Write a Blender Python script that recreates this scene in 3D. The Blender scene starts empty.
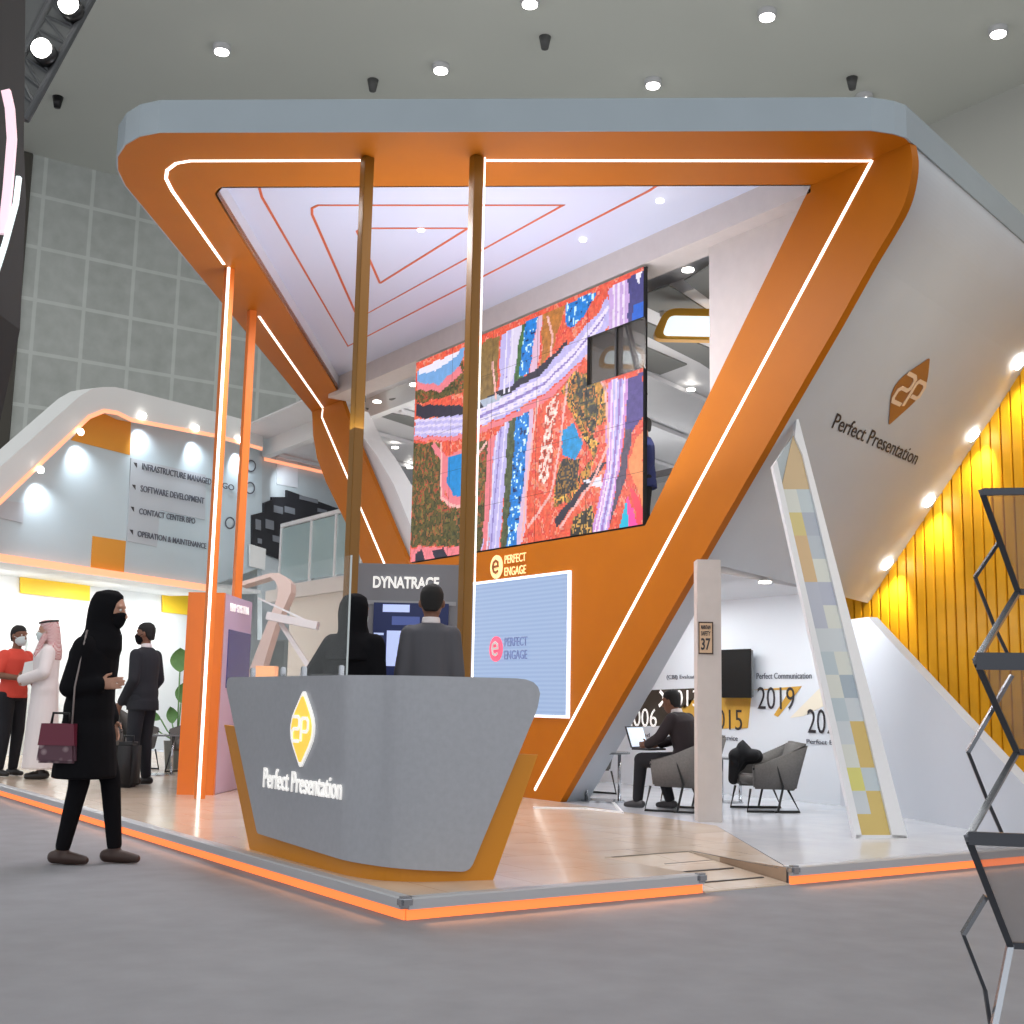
import bpy, bmesh, math, random
from mathutils import Vector as V, Matrix, noise
random.seed(7)
SC = bpy.context.scene; COL = SC.collection
# ------------------------------------------------------------------ camera
F = 1240.2; PITCH = .1536; ROLL = .01993; YAW = .59964; HC = 1.061
CAM = V((-3.181, -5.511, HC))
vw = V((math.sin(YAW), math.cos(YAW), 0)); rt = V((math.cos(YAW), -math.sin(YAW), 0)); UP = V((0, 0, 1))
_f = vw*math.cos(PITCH) + UP*math.sin(PITCH); _u = UP*math.cos(PITCH) - vw*math.sin(PITCH)
_cu = _u*math.cos(ROLL) - rt*math.sin(ROLL); _cr = rt*math.cos(ROLL) + _u*math.sin(ROLL)
cd = bpy.data.cameras.new('camera'); cam = bpy.data.objects.new('camera', cd); COL.objects.link(cam)
cam.matrix_world = Matrix(((_cr.x, _cu.x, -_f.x, CAM.x), (_cr.y, _cu.y, -_f.y, CAM.y), (_cr.z, _cu.z, -_f.z, CAM.z), (0, 0, 0, 1)))
cd.sensor_width = 36; cd.lens = F/1024*36; cd.clip_end = 200; SC.camera = cam
# survey helpers: where a sight line meets a wall, floor or soffit plane of the stand
def ray(x, y): return _f + _cr*((x-512)/F) + _cu*((512-y)/F)
def onz(x, y, z): d = ray(x, y); return CAM + d*((z-HC)/d.z)
def onX(x, y, X): d = ray(x, y); return CAM + d*((X-CAM.x)/d.x)
def onY(x, y, Y): d = ray(x, y); return CAM + d*((Y-CAM.y)/d.y)
def onP(x, y, p, n): d = ray(x, y); return CAM + d*((V(p)-CAM).dot(n)/d.dot(n))
def atD(x, y, D): return onP(x, y, CAM+vw*D, vw)
# ------------------------------------------------------------------ materials
def lin(c): return tuple((v/12.92 if v <= .04045 else ((v+.055)/1.055)**2.4) for v in [x/255 for x in c])
MATS = {}
def mat(name, c, rough=.5, metal=0, emit=0, ecol=None, nz=0, nscale=8, bump=0, alpha=1, trans=0, coat=0, spec=None):
    if name in MATS: return MATS[name]
    m = bpy.data.materials.new(name); m.use_nodes = True; nt = m.node_tree; b = nt.nodes['Principled BSDF']
    l = lin(c); b.inputs['Base Color'].default_value = (*l, 1); b.inputs['Roughness'].default_value = rough
    b.inputs['Metallic'].default_value = metal
    if spec is not None: b.inputs['Specular IOR Level'].default_value = spec
    if emit: b.inputs['Emission Color'].default_value = (*lin(ecol or c), 1); b.inputs['Emission Strength'].default_value = emit
    if alpha < 1: b.inputs['Alpha'].default_value = alpha
    if trans: b.inputs['Transmission Weight'].default_value = trans; b.inputs['IOR'].default_value = 1.1
    if coat: b.inputs['Coat Weight'].default_value = coat
    if nz or bump:
        tc = nt.nodes.new('ShaderNodeTexCoord'); n = nt.nodes.new('ShaderNodeTexNoise'); n.inputs['Scale'].default_value = nscale; n.inputs['Detail'].default_value = 5
        nt.links.new(tc.outputs['Object'], n.inputs['Vector'])
        if nz:
            r = nt.nodes.new('ShaderNodeValToRGB'); r.color_ramp.elements[0].position = .3; r.color_ramp.elements[1].position = .7
            r.color_ramp.elements[0].color = (*[v*(1-nz) for v in l], 1); r.color_ramp.elements[1].color = (*[min(1, v*(1+nz)) for v in l], 1)
            nt.links.new(n.outputs['Fac'], r.inputs['Fac']); nt.links.new(r.outputs['Color'], b.inputs['Base Color'])
        if bump:
            bp = nt.nodes.new('ShaderNodeBump'); bp.inputs['Strength'].default_value = bump; bp.inputs['Distance'].default_value = .01
            nt.links.new(n.outputs['Fac'], bp.inputs['Height']); nt.links.new(bp.outputs['Normal'], b.inputs['Normal'])
    MATS[name] = m; return m
def tiles(name, c1, c2, w, h, rough, rot=0, mortar=None, ms=.004, coat=0):
    m = mat(name, c1, rough, coat=coat); nt = m.node_tree; b = nt.nodes['Principled BSDF']
    tc = nt.nodes.new('ShaderNodeTexCoord'); mp = nt.nodes.new('ShaderNodeMapping'); br = nt.nodes.new('ShaderNodeTexBrick'); n = nt.nodes.new('ShaderNodeTexNoise')
    mp.inputs['Rotation'].default_value = (0, 0, rot)
    nt.links.new(tc.outputs['Object'], mp.inputs['Vector']); nt.links.new(mp.outputs['Vector'], br.inputs['Vector'])
    br.inputs['Scale'].default_value = 1; br.inputs['Brick Width'].default_value = w; br.inputs['Row Height'].default_value = h
    br.inputs['Mortar Size'].default_value = ms; br.inputs['Mortar Smooth'].default_value = .2
    br.inputs['Color1'].default_value = (*lin(c1), 1); br.inputs['Color2'].default_value = (*lin(c2), 1)
    br.inputs['Mortar'].default_value = (*lin(mortar or [v*.8 for v in c1]), 1)
    n.inputs['Scale'].default_value = 3; n.inputs['Detail'].default_value = 8
    mx = nt.nodes.new('ShaderNodeMix'); mx.data_type = 'RGBA'; mx.blend_type = 'OVERLAY'; mx.inputs['Factor'].default_value = .25
    nt.links.new(tc.outputs['Object'], n.inputs['Vector'])
    nt.links.new(br.outputs['Color'], mx.inputs[6]); nt.links.new(n.outputs['Fac'], mx.inputs[7]); nt.links.new(mx.outputs[2], b.inputs['Base Color'])
    return m
ORANGE = mat('orange_paint', (180, 101, 0), .5, spec=.25, nz=.03, nscale=3)
WHITE = mat('white_laminate', (214, 214, 216), .4, nz=.02, nscale=2)
WHITE2 = mat('warm_white_paint', (206, 196, 190), .6, nz=.03)
CEILW = mat('ceiling_white', (206, 212, 230), .4)
FASC = mat('fascia_blue_grey', (152, 164, 172), .45, nz=.03, nscale=2)
SIDEW = mat('side_white', (184, 190, 198), .6, nz=.02, nscale=2)
GREYP = mat('counter_grey', (166, 168, 174), .34, nz=.04, nscale=30, metal=.1)
KERB = mat('aluminium_trim', (184, 186, 190), .4, metal=.2)
STRIP = mat('led_strip_white', (255, 250, 240), emit=1.7)
OGLOW = mat('orange_glow_strip', (255, 128, 64), emit=1.0)
DARK = mat('dark_metal', (58, 58, 62), .45, metal=.5)
CHROME = mat('chrome', (190, 192, 196), .18, metal=1)
BLACK = mat('black_plastic', (20, 20, 22), .35)
GLASS = mat('clear_glass', (235, 240, 240), .03, alpha=.06)
FROST = mat('green_tinted_glass', (176, 198, 200), .15, alpha=.55)
LAMP = mat('lamp_face', (255, 250, 240), emit=9)
TXTW = mat('white_lettering', (250, 248, 244), emit=.45)
TXTD = mat('dark_lettering', (46, 44, 50), .5)
TXTG = mat('grey_lettering', (88, 92, 104), .5)
GOLD = mat('gold_print', (206, 160, 66), .5, nz=.12, nscale=3)
YEL = mat('yellow_panel', (250, 208, 50), .5)
LINEO = mat('orange_line', (206, 96, 52), .5)
# ------------------------------------------------------------------ mesh helpers
def link(name, me, m=None, parent=None, smooth=False):
    o = bpy.data.objects.new(name, me); COL.objects.link(o)
    if m: me.materials.clear(); me.materials.append(m)
    if parent: o.parent = parent; o.matrix_parent_inverse = parent.matrix_world.inverted()
    if smooth:
        for p in me.polygons: p.use_smooth = True
    return o
def obj(name, bm, m=None, parent=None, smooth=False):
    bmesh.ops.recalc_face_normals(bm, faces=bm.faces[:])
    me = bpy.data.meshes.new(name); bm.to_mesh(me); bm.free(); return link(name, me, m, parent, smooth)
def tag(o, label, cat, group=None, kind=None):
    o['label'] = label; o['category'] = cat
    if group: o['group'] = group
    if kind: o['kind'] = kind
    return o
def thing(name, label, cat, loc=(0, 0, 0), group=None):
    o = bpy.data.objects.new(name, None); COL.objects.link(o); o.empty_display_size = .1; o.location = loc; o.matrix_world = Matrix.Translation(loc)
    return tag(o, label, cat, group)
def struct(o): o['kind'] = 'structure'; return o
def prism(bm, pts, off):
    pts = [V(p) for p in pts]; off = V(off); a = [bm.verts.new(p) for p in pts]; b = [bm.verts.new(p+off) for p in pts]
    bm.faces.new(a); bm.faces.new(b[::-1]); n = len(a)
    for i in range(n): bm.faces.new((a[i], b[i], b[(i+1) % n], a[(i+1) % n]))
def P(name, pts, off, m, parent=None, bev=0):
    bm = bmesh.new(); prism(bm, pts, off)
    if bev: bmesh.ops.bevel(bm, geom=bm.edges[:], offset=bev, segments=2, affect='EDGES', clamp_overlap=True)
    return obj(name, bm, m, parent)
def bxa(bm, c, s, ax=(1, 0, 0), ay=(0, 1, 0), az=(0, 0, 1)):
    c = V(c); ax, ay, az = V(ax)*s[0]/2, V(ay)*s[1]/2, V(az)*s[2]/2
    prism(bm, [c-ax-ay-az, c+ax-ay-az, c+ax+ay-az, c-ax+ay-az], az*2)
def B(name, lo, hi, m, parent=None, bev=0):
    lo, hi = V(lo), V(hi); bm = bmesh.new(); bxa(bm, (lo+hi)/2, hi-lo)
    if bev: bmesh.ops.bevel(bm, geom=bm.edges[:], offset=bev, segments=2, affect='EDGES')
    return obj(name, bm, m, parent)
def bar(bm, a, b, w, h, side=None):
    a, b = V(a), V(b); d = (b-a).normalized(); s = V(side) if side else (d.cross(UP) if abs(d.z) < .95 else V((1, 0, 0)))
    s = (s - d*s.dot(d)).normalized(); t = d.cross(s)
    prism(bm, [a-s*w/2-t*h/2, a+s*w/2-t*h/2, a+s*w/2+t*h/2, a-s*w/2+t*h/2], b-a)
def tube(bm, pts, r, n=10):
    pts = [V(p) for p in pts]; rings = []; prev = None
    rr = r if isinstance(r, (list, tuple)) else [r]*len(pts)
    for i, p in enumerate(pts):
        d = ((pts[min(i+1, len(pts)-1)]-pts[max(i-1, 0)]) or V((0, 0, 1))).normalized()
        s = prev if prev else (d.cross(UP) if abs(d.z) < .95 else d.cross(V((1, 0, 0))))
        s = (s-d*s.dot(d)).normalized(); prev = s; t = d.cross(s)
        rings.append([bm.verts.new(p+(s*math.cos(k*2*math.pi/n)+t*math.sin(k*2*math.pi/n))*rr[i]) for k in range(n)])
    for a, b in zip(rings, rings[1:]):
        for k in range(n): bm.faces.new((a[k], a[(k+1) % n], b[(k+1) % n], b[k]))
    bm.faces.new(rings[0][::-1]); bm.faces.new(rings[-1])
def T(name, pts, r, m, parent=None, n=10):
    bm = bmesh.new(); tube(bm, pts, r, n); return obj(name, bm, m, parent, True)
def ribbon(bm, pts, w, nrm, th):
    """flat strip of width w following pts on a plane with normal nrm, raised by th"""
    pts = [V(p) for p in pts]; nrm = V(nrm).normalized(); L = []; R = []
    for i, p in enumerate(pts):
        d0 = (pts[i]-pts[i-1]).normalized() if i else None; d1 = (pts[i+1]-pts[i]).normalized() if i < len(pts)-1 else None
        d = ((d0 or d1)+(d1 or d0)).normalized(); s = nrm.cross(d); k = 1/max(.5, (d0 or d1).dot(d))
        L.append(p+s*w/2*k); R.append(p-s*w/2*k)
    o = nrm*th
    for i in range(len(pts)-1):
        prism(bm, [L[i], L[i+1], R[i+1], R[i]], o)
def RB(name, pts, w, nrm, th, m, parent=None):
    bm = bmesh.new(); ribbon(bm, pts, w, nrm, th); return obj(name, bm, m, parent)
def from_curve(cu):
    o = bpy.data.objects.new('t', cu); COL.objects.link(o); dg = bpy.context.evaluated_depsgraph_get(); dg.update()
    me = bpy.data.meshes.new_from_object(o.evaluated_get(dg)); bpy.data.objects.remove(o); return me
def text(name, s, org, xd, up, w, h, m, parent=None, th=.004, bold=0, shear=0):
    """lettering filling w x h metres from its lower left corner"""
    cu = bpy.data.curves.new(name, 'FONT'); cu.body = s; cu.size = 1; cu.extrude = .5; cu.resolution_u = 3; cu.offset = bold; cu.shear = shear
    me = from_curve(cu); xs = [v.co.x for v in me.vertices]; ys = [v.co.y for v in me.vertices]
    x0, x1, y0, y1 = min(xs), max(xs), min(ys), max(ys); xd = V(xd).normalized(); up = V(up).normalized(); n = xd.cross(up); org = V(org)
    for v in me.vertices:
        c = v.co.copy(); v.co = org + xd*((c.x-x0)/(x1-x0)*w) + up*((c.y-y0)/(y1-y0)*h) + n*((c.z+.5)*th)
    return link(name, me, m, parent)
def textpx(name, s, bl, br_, tl, plane, m, parent=None, **k):
    """lettering on a plane function between three surveyed corners"""
    a, b, c = plane(*bl), plane(*br_), plane(*tl); return text(name, s, a, b-a, c-a, (b-a).length, (c-a).length, m, parent, **k)
def icos(bm, c, r, sub=2, scale=(1, 1, 1), rot=None):
    M = Matrix.Translation(c) @ (rot.to_4x4() if rot else Matrix()) @ Matrix.Diagonal((*[r*s for s in scale], 1))
    bmesh.ops.create_icosphere(bm, subdivisions=sub, radius=1, matrix=M)
def disc_lamp(name, c, r, nrm, m, parent=None, th=.02):
    nrm = V(nrm).normalized(); T(name, [V(c), V(c)+nrm*th], r, m, parent, 16)
def area(name, loc, target, w, h, power, col=(1, 1, 1), spread=180):
    l = bpy.data.lights.new(name, 'AREA'); l.shape = 'RECTANGLE'; l.size = w; l.size_y = h; l.energy = power; l.color = col; l.spread = math.radians(spread)
    o = bpy.data.objects.new(name, l); COL.objects.link(o); o.location = loc
    o.rotation_euler = (V(target)-V(loc)).to_track_quat('-Z', 'Y').to_euler(); return o
def spot(name, loc, target, power, col=(1, 1, 1), ang=60, blend=.6, r=.03):
    l = bpy.data.lights.new(name, 'SPOT'); l.energy = power; l.color = col; l.spot_size = math.radians(ang); l.spot_blend = blend; l.shadow_soft_size = r
    o = bpy.data.objects.new(name, l); COL.objects.link(o); o.location = loc
    o.rotation_euler = (V(target)-V(loc)).to_track_quat('-Z', 'Y').to_euler(); return o
def rounded(pts, r, seg=6):
    """round the corners of a 3-D polyline loop; r: one radius or one per corner"""
    out = []; n = len(pts); pts = [V(p) for p in pts]
    for i, p in enumerate(pts):
        ri = r[i] if isinstance(r, (list, tuple)) else r
        if ri <= 0: out.append(p); continue
        a = pts[i-1]-p; b = pts[(i+1) % n]-p; k = min(ri, a.length*.48, b.length*.48); A = p+a.normalized()*k; Bq = p+b.normalized()*k
        for j in range(seg+1):
            t = j/seg; out.append(A*(1-t)**2 + p*2*t*(1-t) + Bq*t*t)
    return out
Z0 = .1; H = 5.43; X0 = 4.444
# ------------------------------------------------------------------ hall shell
carpet = mat('hall_carpet', (130, 131, 136), .75, nz=.08, nscale=4, bump=.05)
struct(B('floor', (-40, -30, -.1), (45, 40, 0), carpet))
hceil = mat('hall_ceiling', (226, 228, 220), .8, nz=.03, nscale=.2)
HZ = 14
struct(B('ceiling', (-14, -14, HZ), (24, 30, HZ+.3), hceil))
hw = tiles('hall_wall_panels', (196, 200, 196), (190, 194, 190), 1.15, 1.3, .8, mortar=(214, 218, 214), ms=.05)
nt = hw.node_tree
mp = [n for n in nt.nodes if n.type == 'MAPPING'][0]; mp.inputs['Rotation'].default_value = (math.pi/2, 0, 0)
wb = struct(B('wall_back', (-14, 24.6, 0), (24, 25, HZ), hw)); [n for n in nt.nodes if n.type == 'TEX_BRICK'][0].offset = 0
struct(B('wall_right', (19.0, -14, 0), (19.4, 25, HZ), mat('hall_wall_plain', (196, 196, 190), .8)))
struct(P('wall_left', [onz(34, 156, HZ).to_2d().to_3d(), onz(-10, 120, HZ).to_2d().to_3d()+V((-3, 0, 0)), V((-8, 24.5, 0)), V((3.1, 24.5, 0))], (0, 0, HZ-.02), mat('hall_wall_dark', (84, 80, 74), .8)))
bm = bmesh.new()
lampsp = [(222, 46), (441, 65), (653, 80), (767, 11), (998, 28), (864, 95), (530, -2)]
desc = ['round downlight high above the far left end of the canopy', 'round downlight above the canopy between the two front poles', 'round downlight above the video wall, nearer the canopy edge',
        'bright round downlight at the top of the hall ceiling, right of centre', 'brightest round downlight, at the top right corner of the hall ceiling', 'round downlight just touching the right end of the canopy top edge', 'round downlight cut off by the top edge of the picture']
for (x, y), ds in zip(lampsp, desc):
    c = onz(x, y, HZ); t = thing('ceiling_downlight', ds, 'ceiling light', c, 'hall ceiling downlights')
    T('housing', [c+V((0, 0, .05)), c+V((0, 0, -.12))], .18, WHITE, t, 20)
    T('diffuser', [c+V((0, 0, -.11)), c+V((0, 0, -.15))], .14, mat('hall_lamp_glow', (255, 252, 244), emit=14), t, 20)
for (x, y), ds in zip([(58, 97), (373, 80), (545, 37), (852, 78)], ['black ceiling fitting left of the canopy corner', 'small dark ceiling fitting above the left front pole', 'small dark ceiling fitting near the top centre', 'small dark ceiling fitting near the right canopy corner']):
    c = onz(x, y, HZ); t = thing('ceiling_speaker', ds, 'ceiling fitting', c, 'dark fittings on the hall ceiling')
    T('body', [c, c+V((0, 0, -.25))], [.12, .07], BLACK if x == 58 else mat('grey_fitting', (90, 90, 90)), t, 12)
# hall lamps (also those behind the camera)
for x in (-9, -2, 5, 12):
    for y in (-10, -2, 6, 14):
        area('hall_lamp_light', (x, y, HZ-.3), (x, y, 0), 1.2, 1.2, 120, (1, .98, .95))
# ------------------------------------------------------------------ platform
wood = tiles('beige_tile_floor', (216, 198, 180), (208, 190, 170), .6, .6, .18, mortar=(176, 150, 128), ms=.003, coat=.08)
whf = tiles('white_gloss_floor', (206, 208, 214), (200, 203, 209), 1.0, 1.0, .2, mortar=(184, 186, 190), ms=.003, coat=.1)
plat = thing('exhibition_platform', 'low raised platform floor of beige and white gloss tiles with orange glowing edge', 'platform', (0, 0, 0))
R0, R1, RD = 1.97, 2.70, .90
# beige part: left of the diagonal; white part right of it
P('beige_floor', [(0, 0, .001), (R0, 0, .001), (R0, RD, .001), (R1, RD, .001), (R1, .02, .001), (4.2, 2.2, .001), (4.4, 4.3, .001), (4.4, 20, .001), (0, 20, .001)], (0, 0, Z0-.001), wood, plat)
P('white_floor', [(R1+.002, 0, .001), (9.5, 0, .001), (9.5, 20, .001), (4.402, 20, .001), (4.402, 4.3, .001), (4.202, 2.2, .001)], (0, 0, Z0-.001), whf, plat)
for a, b in (((-.0, 20), (0, 0)), ((0, 0), (R0, 0)), ((R1, 0), (9.5, 0))):
    a3, b3 = V((*a, 0)), V((*b, 0)); d = (b3-a3).normalized(); n = V((d.y, -d.x, 0))
    o = .012
    bm = bmesh.new(); prism(bm, [a3+V((0, 0, .052)), a3+n*.03+V((0, 0, .052)), a3+n*.03+V((0, 0, .1)), a3+n*.018+V((0, 0, .106)), a3-n*.05+V((0, 0, .106)), a3-n*.05+V((0, 0, .1)), a3+V((0, 0, .1))], b3-a3)
    obj('kerb_trim', bm, KERB, plat)
    bm = bmesh.new(); prism(bm, [a3+n*.002, a3+n*.012, a3+n*.012+V((0, 0, .051)), a3+n*.002+V((0, 0, .051))], b3-a3); obj('light_strip', bm, OGLOW, plat)
for c in ((-.01, -.01), (R0-.02, -.015), (R1+.03, -.015)):
    bm = bmesh.new(); bxa(bm, (c[0], c[1], .088), (.075, .06, .052)); bmesh.ops.bevel(bm, geom=bm.edges[:], offset=.012, segments=2, affect='EDGES'); obj('corner_cap', bm, CHROME, plat)
area('kerb_glow_light', (-.12, 4.5, .05), (-1, 4.5, 0), 9, .04, 5, (1, .36, .12)); area('kerb_glow_light', (1, -.12, .05), (1, -1, 0), 1.9, .04, 1.6, (1, .36, .12)); area('kerb_glow_light', (4.2, -.12, .05), (4.2, -1, 0), 3, .04, 2.2, (1, .36, .12))
rp = thing('access_ramp', 'beige tiled access ramp cut into the right edge of the platform', 'ramp', (2.3, .4, 0))
bm = bmesh.new(); prism(bm, [(R0+.01, -.02, .0), (R0+.01, -.02, .008), (R0+.01, RD-.005, Z0-.002), (R0+.01, RD-.005, .0)], (R1-R0-.02, 0, 0)); obj('ramp_plate', bm, wood, rp)
dl = mat('dark_seam_trim', (84, 78, 74), .5)
for y in (.16, .42):
    z = .008+(Z0-.01)*(y+.02)/RD; bm = bmesh.new(); bar(bm, (R0+.03, y, z+.002), (R1-.06, y, z+.002), .02, .006); obj('grip_strip', bm, dl, rp)
for pts in ([(612, 857), (692, 851), (778, 868)], [(665, 864), (712, 860)]):
    RB('floor_seam', [onz(x, y, Z0+.001) for x, y in pts], .012, (0, 0, 1), .002, dl, plat)
# ------------------------------------------------------------------ stand canopy (one built structure)
st = thing('exhibition_stand_frame', 'large orange and white V-shaped stand frame with canopy, lit by white strips', 'exhibition stand', (X0, 4.2, 0))
up_ = [onz(x, y, H) for x, y in [(870, 131), (160, 133), (140, 137), (126, 145), (118, 157), (118, 170), (126, 186), (150, 215), (312, 412), (342, 400)]]
inn = [onz(342, 396, H), onz(222, 203, H), onz(217, 194, H), onz(222, 188, H), onz(812, 188, H)]
corner = [V((X0, .27, H)), onz(905, 138.5, H), onz(893, 134.5, H)]
inn[-1] = V((X0, 1.28, H))
loop = up_ + inn + corner
P('canopy_soffit', loop, (0, 0, .06), ORANGE, st)
# fascia: vertical band round the outer edge, top z
HT = 5.70
dF = V((math.sin(math.radians(74.7)), math.cos(math.radians(74.7)), 0)); XE = 8.0
edge = [V((X0, .27, H)) + dF*((XE-X0)/dF.x), V((X0+.12, .30, H)), onz(905, 138.5, H), onz(893, 134.5, H)] + up_[:9]
edge = [p+(V((p.x, p.y, 0))-V((3, 5, 0))).normalized()*.015 for p in edge]
bm = bmesh.new(); lo_ = [bm.verts.new(p) for p in edge]; hi_ = [bm.verts.new(V((p.x, p.y, HT))) for p in edge]
cen = V((3, 5, 0))
inl = [V((p.x, p.y, 0)) + (cen-V((p.x, p.y, 0))).normalized()*.05 for p in edge]
lo2 = [bm.verts.new(V((p.x, p.y, H+.002))) for p in inl]; hi2 = [bm.verts.new(V((p.x, p.y, HT))) for p in inl]
for i in range(len(edge)-1):
    for q in ((lo_, hi_), (hi_, hi2), (hi2, lo2), (lo2, lo_)): bm.faces.new((q[0][i], q[0][i+1], q[1][i+1], q[1][i]))
obj('fascia', bm, FASC, st, False)
roofpts = [V((p.x, p.y, H+.23))+(cen-V((p.x, p.y, 0))).normalized()*.07 for p in (up_[:9]+[V((4.75, 15, 0)), V((XE, 15, 0)), V((X0, .3, 0)) + dF*((XE-X0)/dF.x), V((X0+.12, .36, 0))])]
P('canopy_roof', roofpts, (0, 0, .03), WHITE, st)
# inner ceiling with orange outlines
ZC = H+.2
cl = [onz(338, 398, H), onz(205, 178, H), V((X0+.4, .9, 0)), V((X0+.4, 10.8, 0))]
P('ceiling_panel', [V((p.x, p.y, ZC)) for p in cl], (0, 0, .03), CEILW, st)
bm = bmesh.new()
for a, b in zip(inn, inn[1:]): prism(bm, [a, b, V((b.x, b.y, ZC)), V((a.x, a.y, ZC))], (0, 0, 0) if 0 else ((b-a).normalized().cross(UP)*.02))
obj('soffit_lip', bm, WHITE, st)
for pts in ([(258, 183), (262, 197), (348, 346), (650, 190), (660, 183)], [(357, 316), (312, 214), (312, 208), (318, 205), (563, 205), (357, 319), (357, 316)], [(380, 283), (357, 231), (361, 228), (468, 228), (380, 283)]):
    RB('ceiling_line', [onz(x, y, ZC) for x, y in pts], .025, (0, 0, -1), .006, LINEO, st)
for x, y in ((421, 229), (583, 239), (660, 200)):
    disc_lamp('downlight', onz(x, y, ZC), .035, (0, 0, -1), mat('small_lamp', (255, 250, 240), emit=3), st)
# light strips under the canopy and down the leg
s1 = [onz(x, y, H) for x, y in [(362, 160), (190, 160.5), (176, 163), (167, 170), (166, 178), (172, 190), (224, 264)]]
RB('light_strip', s1, .028, (0, 0, -1), .008, STRIP, st)
RB('light_strip', [onz(486, 160, H), onz(870, 160.5, H), onz(876, 161.5, H)], .028, (0, 0, -1), .008, STRIP, st)
RB('light_strip', [onz(259, 316, H), onz(323, 408, H)], .028, (0, 0, -1), .008, STRIP, st)
# orange wall and right leg on the plane X0
fy = lambda x, y: onX(x, y, X0)
outer = [V((X0, .27, H)), fy(913, 161), fy(910, 185), fy(904, 206), fy(892, 228), fy(872, 261), fy(837, 324)]
legb = fy(560, 806); legb.z = Z0
def chaikin(p, k=2):
    for _ in range(k):
        q = [p[0]]
        for a, b in zip(p, p[1:]): q += [a.lerp(b, .25), a.lerp(b, .75)]
        p = q+[p[-1]]
    return p
curve = chaikin(outer[:6]); outer = curve+[fy(837, 324), legb]; NCV = len(curve)
wallp = outer + [V((X0, 8.0, Z0)), V((X0, 8.0, 2.76)), V((X0, 3.40, 2.76)), V((X0, 1.28, H))]
P('orange_wall', wallp, (.08, 0, 0), ORANGE, st)
RB('light_strip', [V((X0, .63, H-.01)), onX(535, 790, X0), ], .028, (-1, 0, 0), .008, STRIP, st)
fl = lambda x, y: onX(x, y, 4.75)
leftleg = [fl(312, 412), fl(313, 435), fl(317, 458), fl(326, 482), fl(346, 523), fl(420, 700), V((4.75, 6.6, Z0)), V((4.75, 5.4, Z0)), fl(407, 560), fl(351, 426), fl(342, 400)]
P('left_leg', leftleg, (.06, 0, 0), ORANGE, st)
RB('light_strip', [fl(323, 409), fl(322, 417), fl(383, 560), fl(400, 600)], .028, (-1, 0, 0), .008, STRIP, st)
# white slanted wedge beyond the left leg
P('leg_return', [onX(x, y, 4.85) for x, y in ((350, 409), (364, 438), (377, 456), (394, 485), (414, 534), (416, 572), (408, 565), (362, 452))], (.3, 0, 0), WHITE, st)
# leaning white side wall: profile carried along dF up to the slat wall
n1 = dF.cross(legb-outer[NCV]).normalized(); n1 = n1 if n1.z > 0 else -n1; p1 = outer[NCV]; on1 = lambda x, y: onP(x, y, p1, n1)
prof = [p+dF*.084 for p in outer[:NCV+1]]
bm = bmesh.new(); A = [bm.verts.new(p) for p in prof]; E = [bm.verts.new(p+dF*((XE-X0)/dF.x)) for p in prof]
for i in range(len(prof)-1): bm.faces.new((A[i], A[i+1], E[i+1], E[i]))
p5 = prof[-1]
# planar lower sheet with the entrance opening
zS = 2.3
def onplane_xz(x, z): # point of the leaning plane at X=x, height z
    return V((x, (n1.dot(p1)-n1.x*x-n1.z*z)/n1.y, z))
low = [p5, onplane_xz(X0+.082, p5.z-.6), onplane_xz(X0+.082, Z0), on1(585, 806), on1(722, 566), onplane_xz(XE, 2.26), p5+dF*((XE-X0)/dF.x)]
low[3] = onplane_xz(low[3].x, Z0)
bm2 = bmesh.new(); f0 = [bm2.verts.new(p) for p in low]; bm2.faces.new(f0)
r = bmesh.ops.extrude_face_region(bm2, geom=bm2.faces[:]); 
for v in r['geom']:
    if isinstance(v, bmesh.types.BMVert): v.co += V((.0, .12, .04))
me2 = bpy.data.meshes.new('x'); bm2.to_mesh(me2); bm2.free(); bm.from_mesh(me2)
obj('leaning_side_wall', bm, SIDEW, st)
# logo and lettering on the leaning wall
dU = n1.cross(dF).normalized(); dU = dU if dU.z > 0 else -dU
def diamond(name, c, xd, up, w, h, m, parent, th, rnd=.25):
    c, xd, up = V(c), V(xd).normalized(), V(up).normalized(); n = xd.cross(up)
    pts = rounded([c+xd*w/2, c+up*h/2, c-xd*w/2, c-up*h/2], [w*.35, w*.08, w*.35, w*.08], 5); return P(name, pts, n*th, m, parent)
def logo2p(c, xd, up, s, m, parent, th=.006):
    """angular 2 and P drawn as one stroke each"""
    xd, up = V(xd).normalized(), V(up).normalized(); n = xd.cross(up); q = lambda x, y: V(c)+xd*x*s+up*y*s
    bm = bmesh.new()
    ribbon(bm, [q(-.95, .62), q(-.3, .62), q(-.12, .5), q(-.12, .12), q(-.25, 0), q(-.75, 0), q(-.95, -.15), q(-.95, -.5), q(-.85, -.62), q(-.1, -.62)], .17*s, n, th)
    ribbon(bm, [q(.12, -.62), q(.12, .4), q(.25, .55), q(.75, .55), q(.92, .4), q(.92, 0), q(.78, -.12), q(.3, -.12)], .17*s, n, th)
    return obj('monogram', bm, m, parent)
nn1 = dF.cross(dU)
lc = on1(908, 391); BRN = mat('bronze_print', (150, 98, 52), .5)
_c = lc + nn1*.004
nn1 = -n1
dpx = rounded([on1(*p)+nn1*.006 for p in ((929, 357.5), (925.6, 391), (888, 424.6), (891, 383))], [.02, .3, .02, .3], 5)
ld = P('logo_diamond', dpx, nn1*.006, BRN, st)
gu = (on1(927, 360)-on1(889, 423)).normalized()
logo2p(on1(908.5, 391)+nn1*.014, dF, gu, .235, mat('logo_beige', (222, 196, 170), .5), ld)
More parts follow.
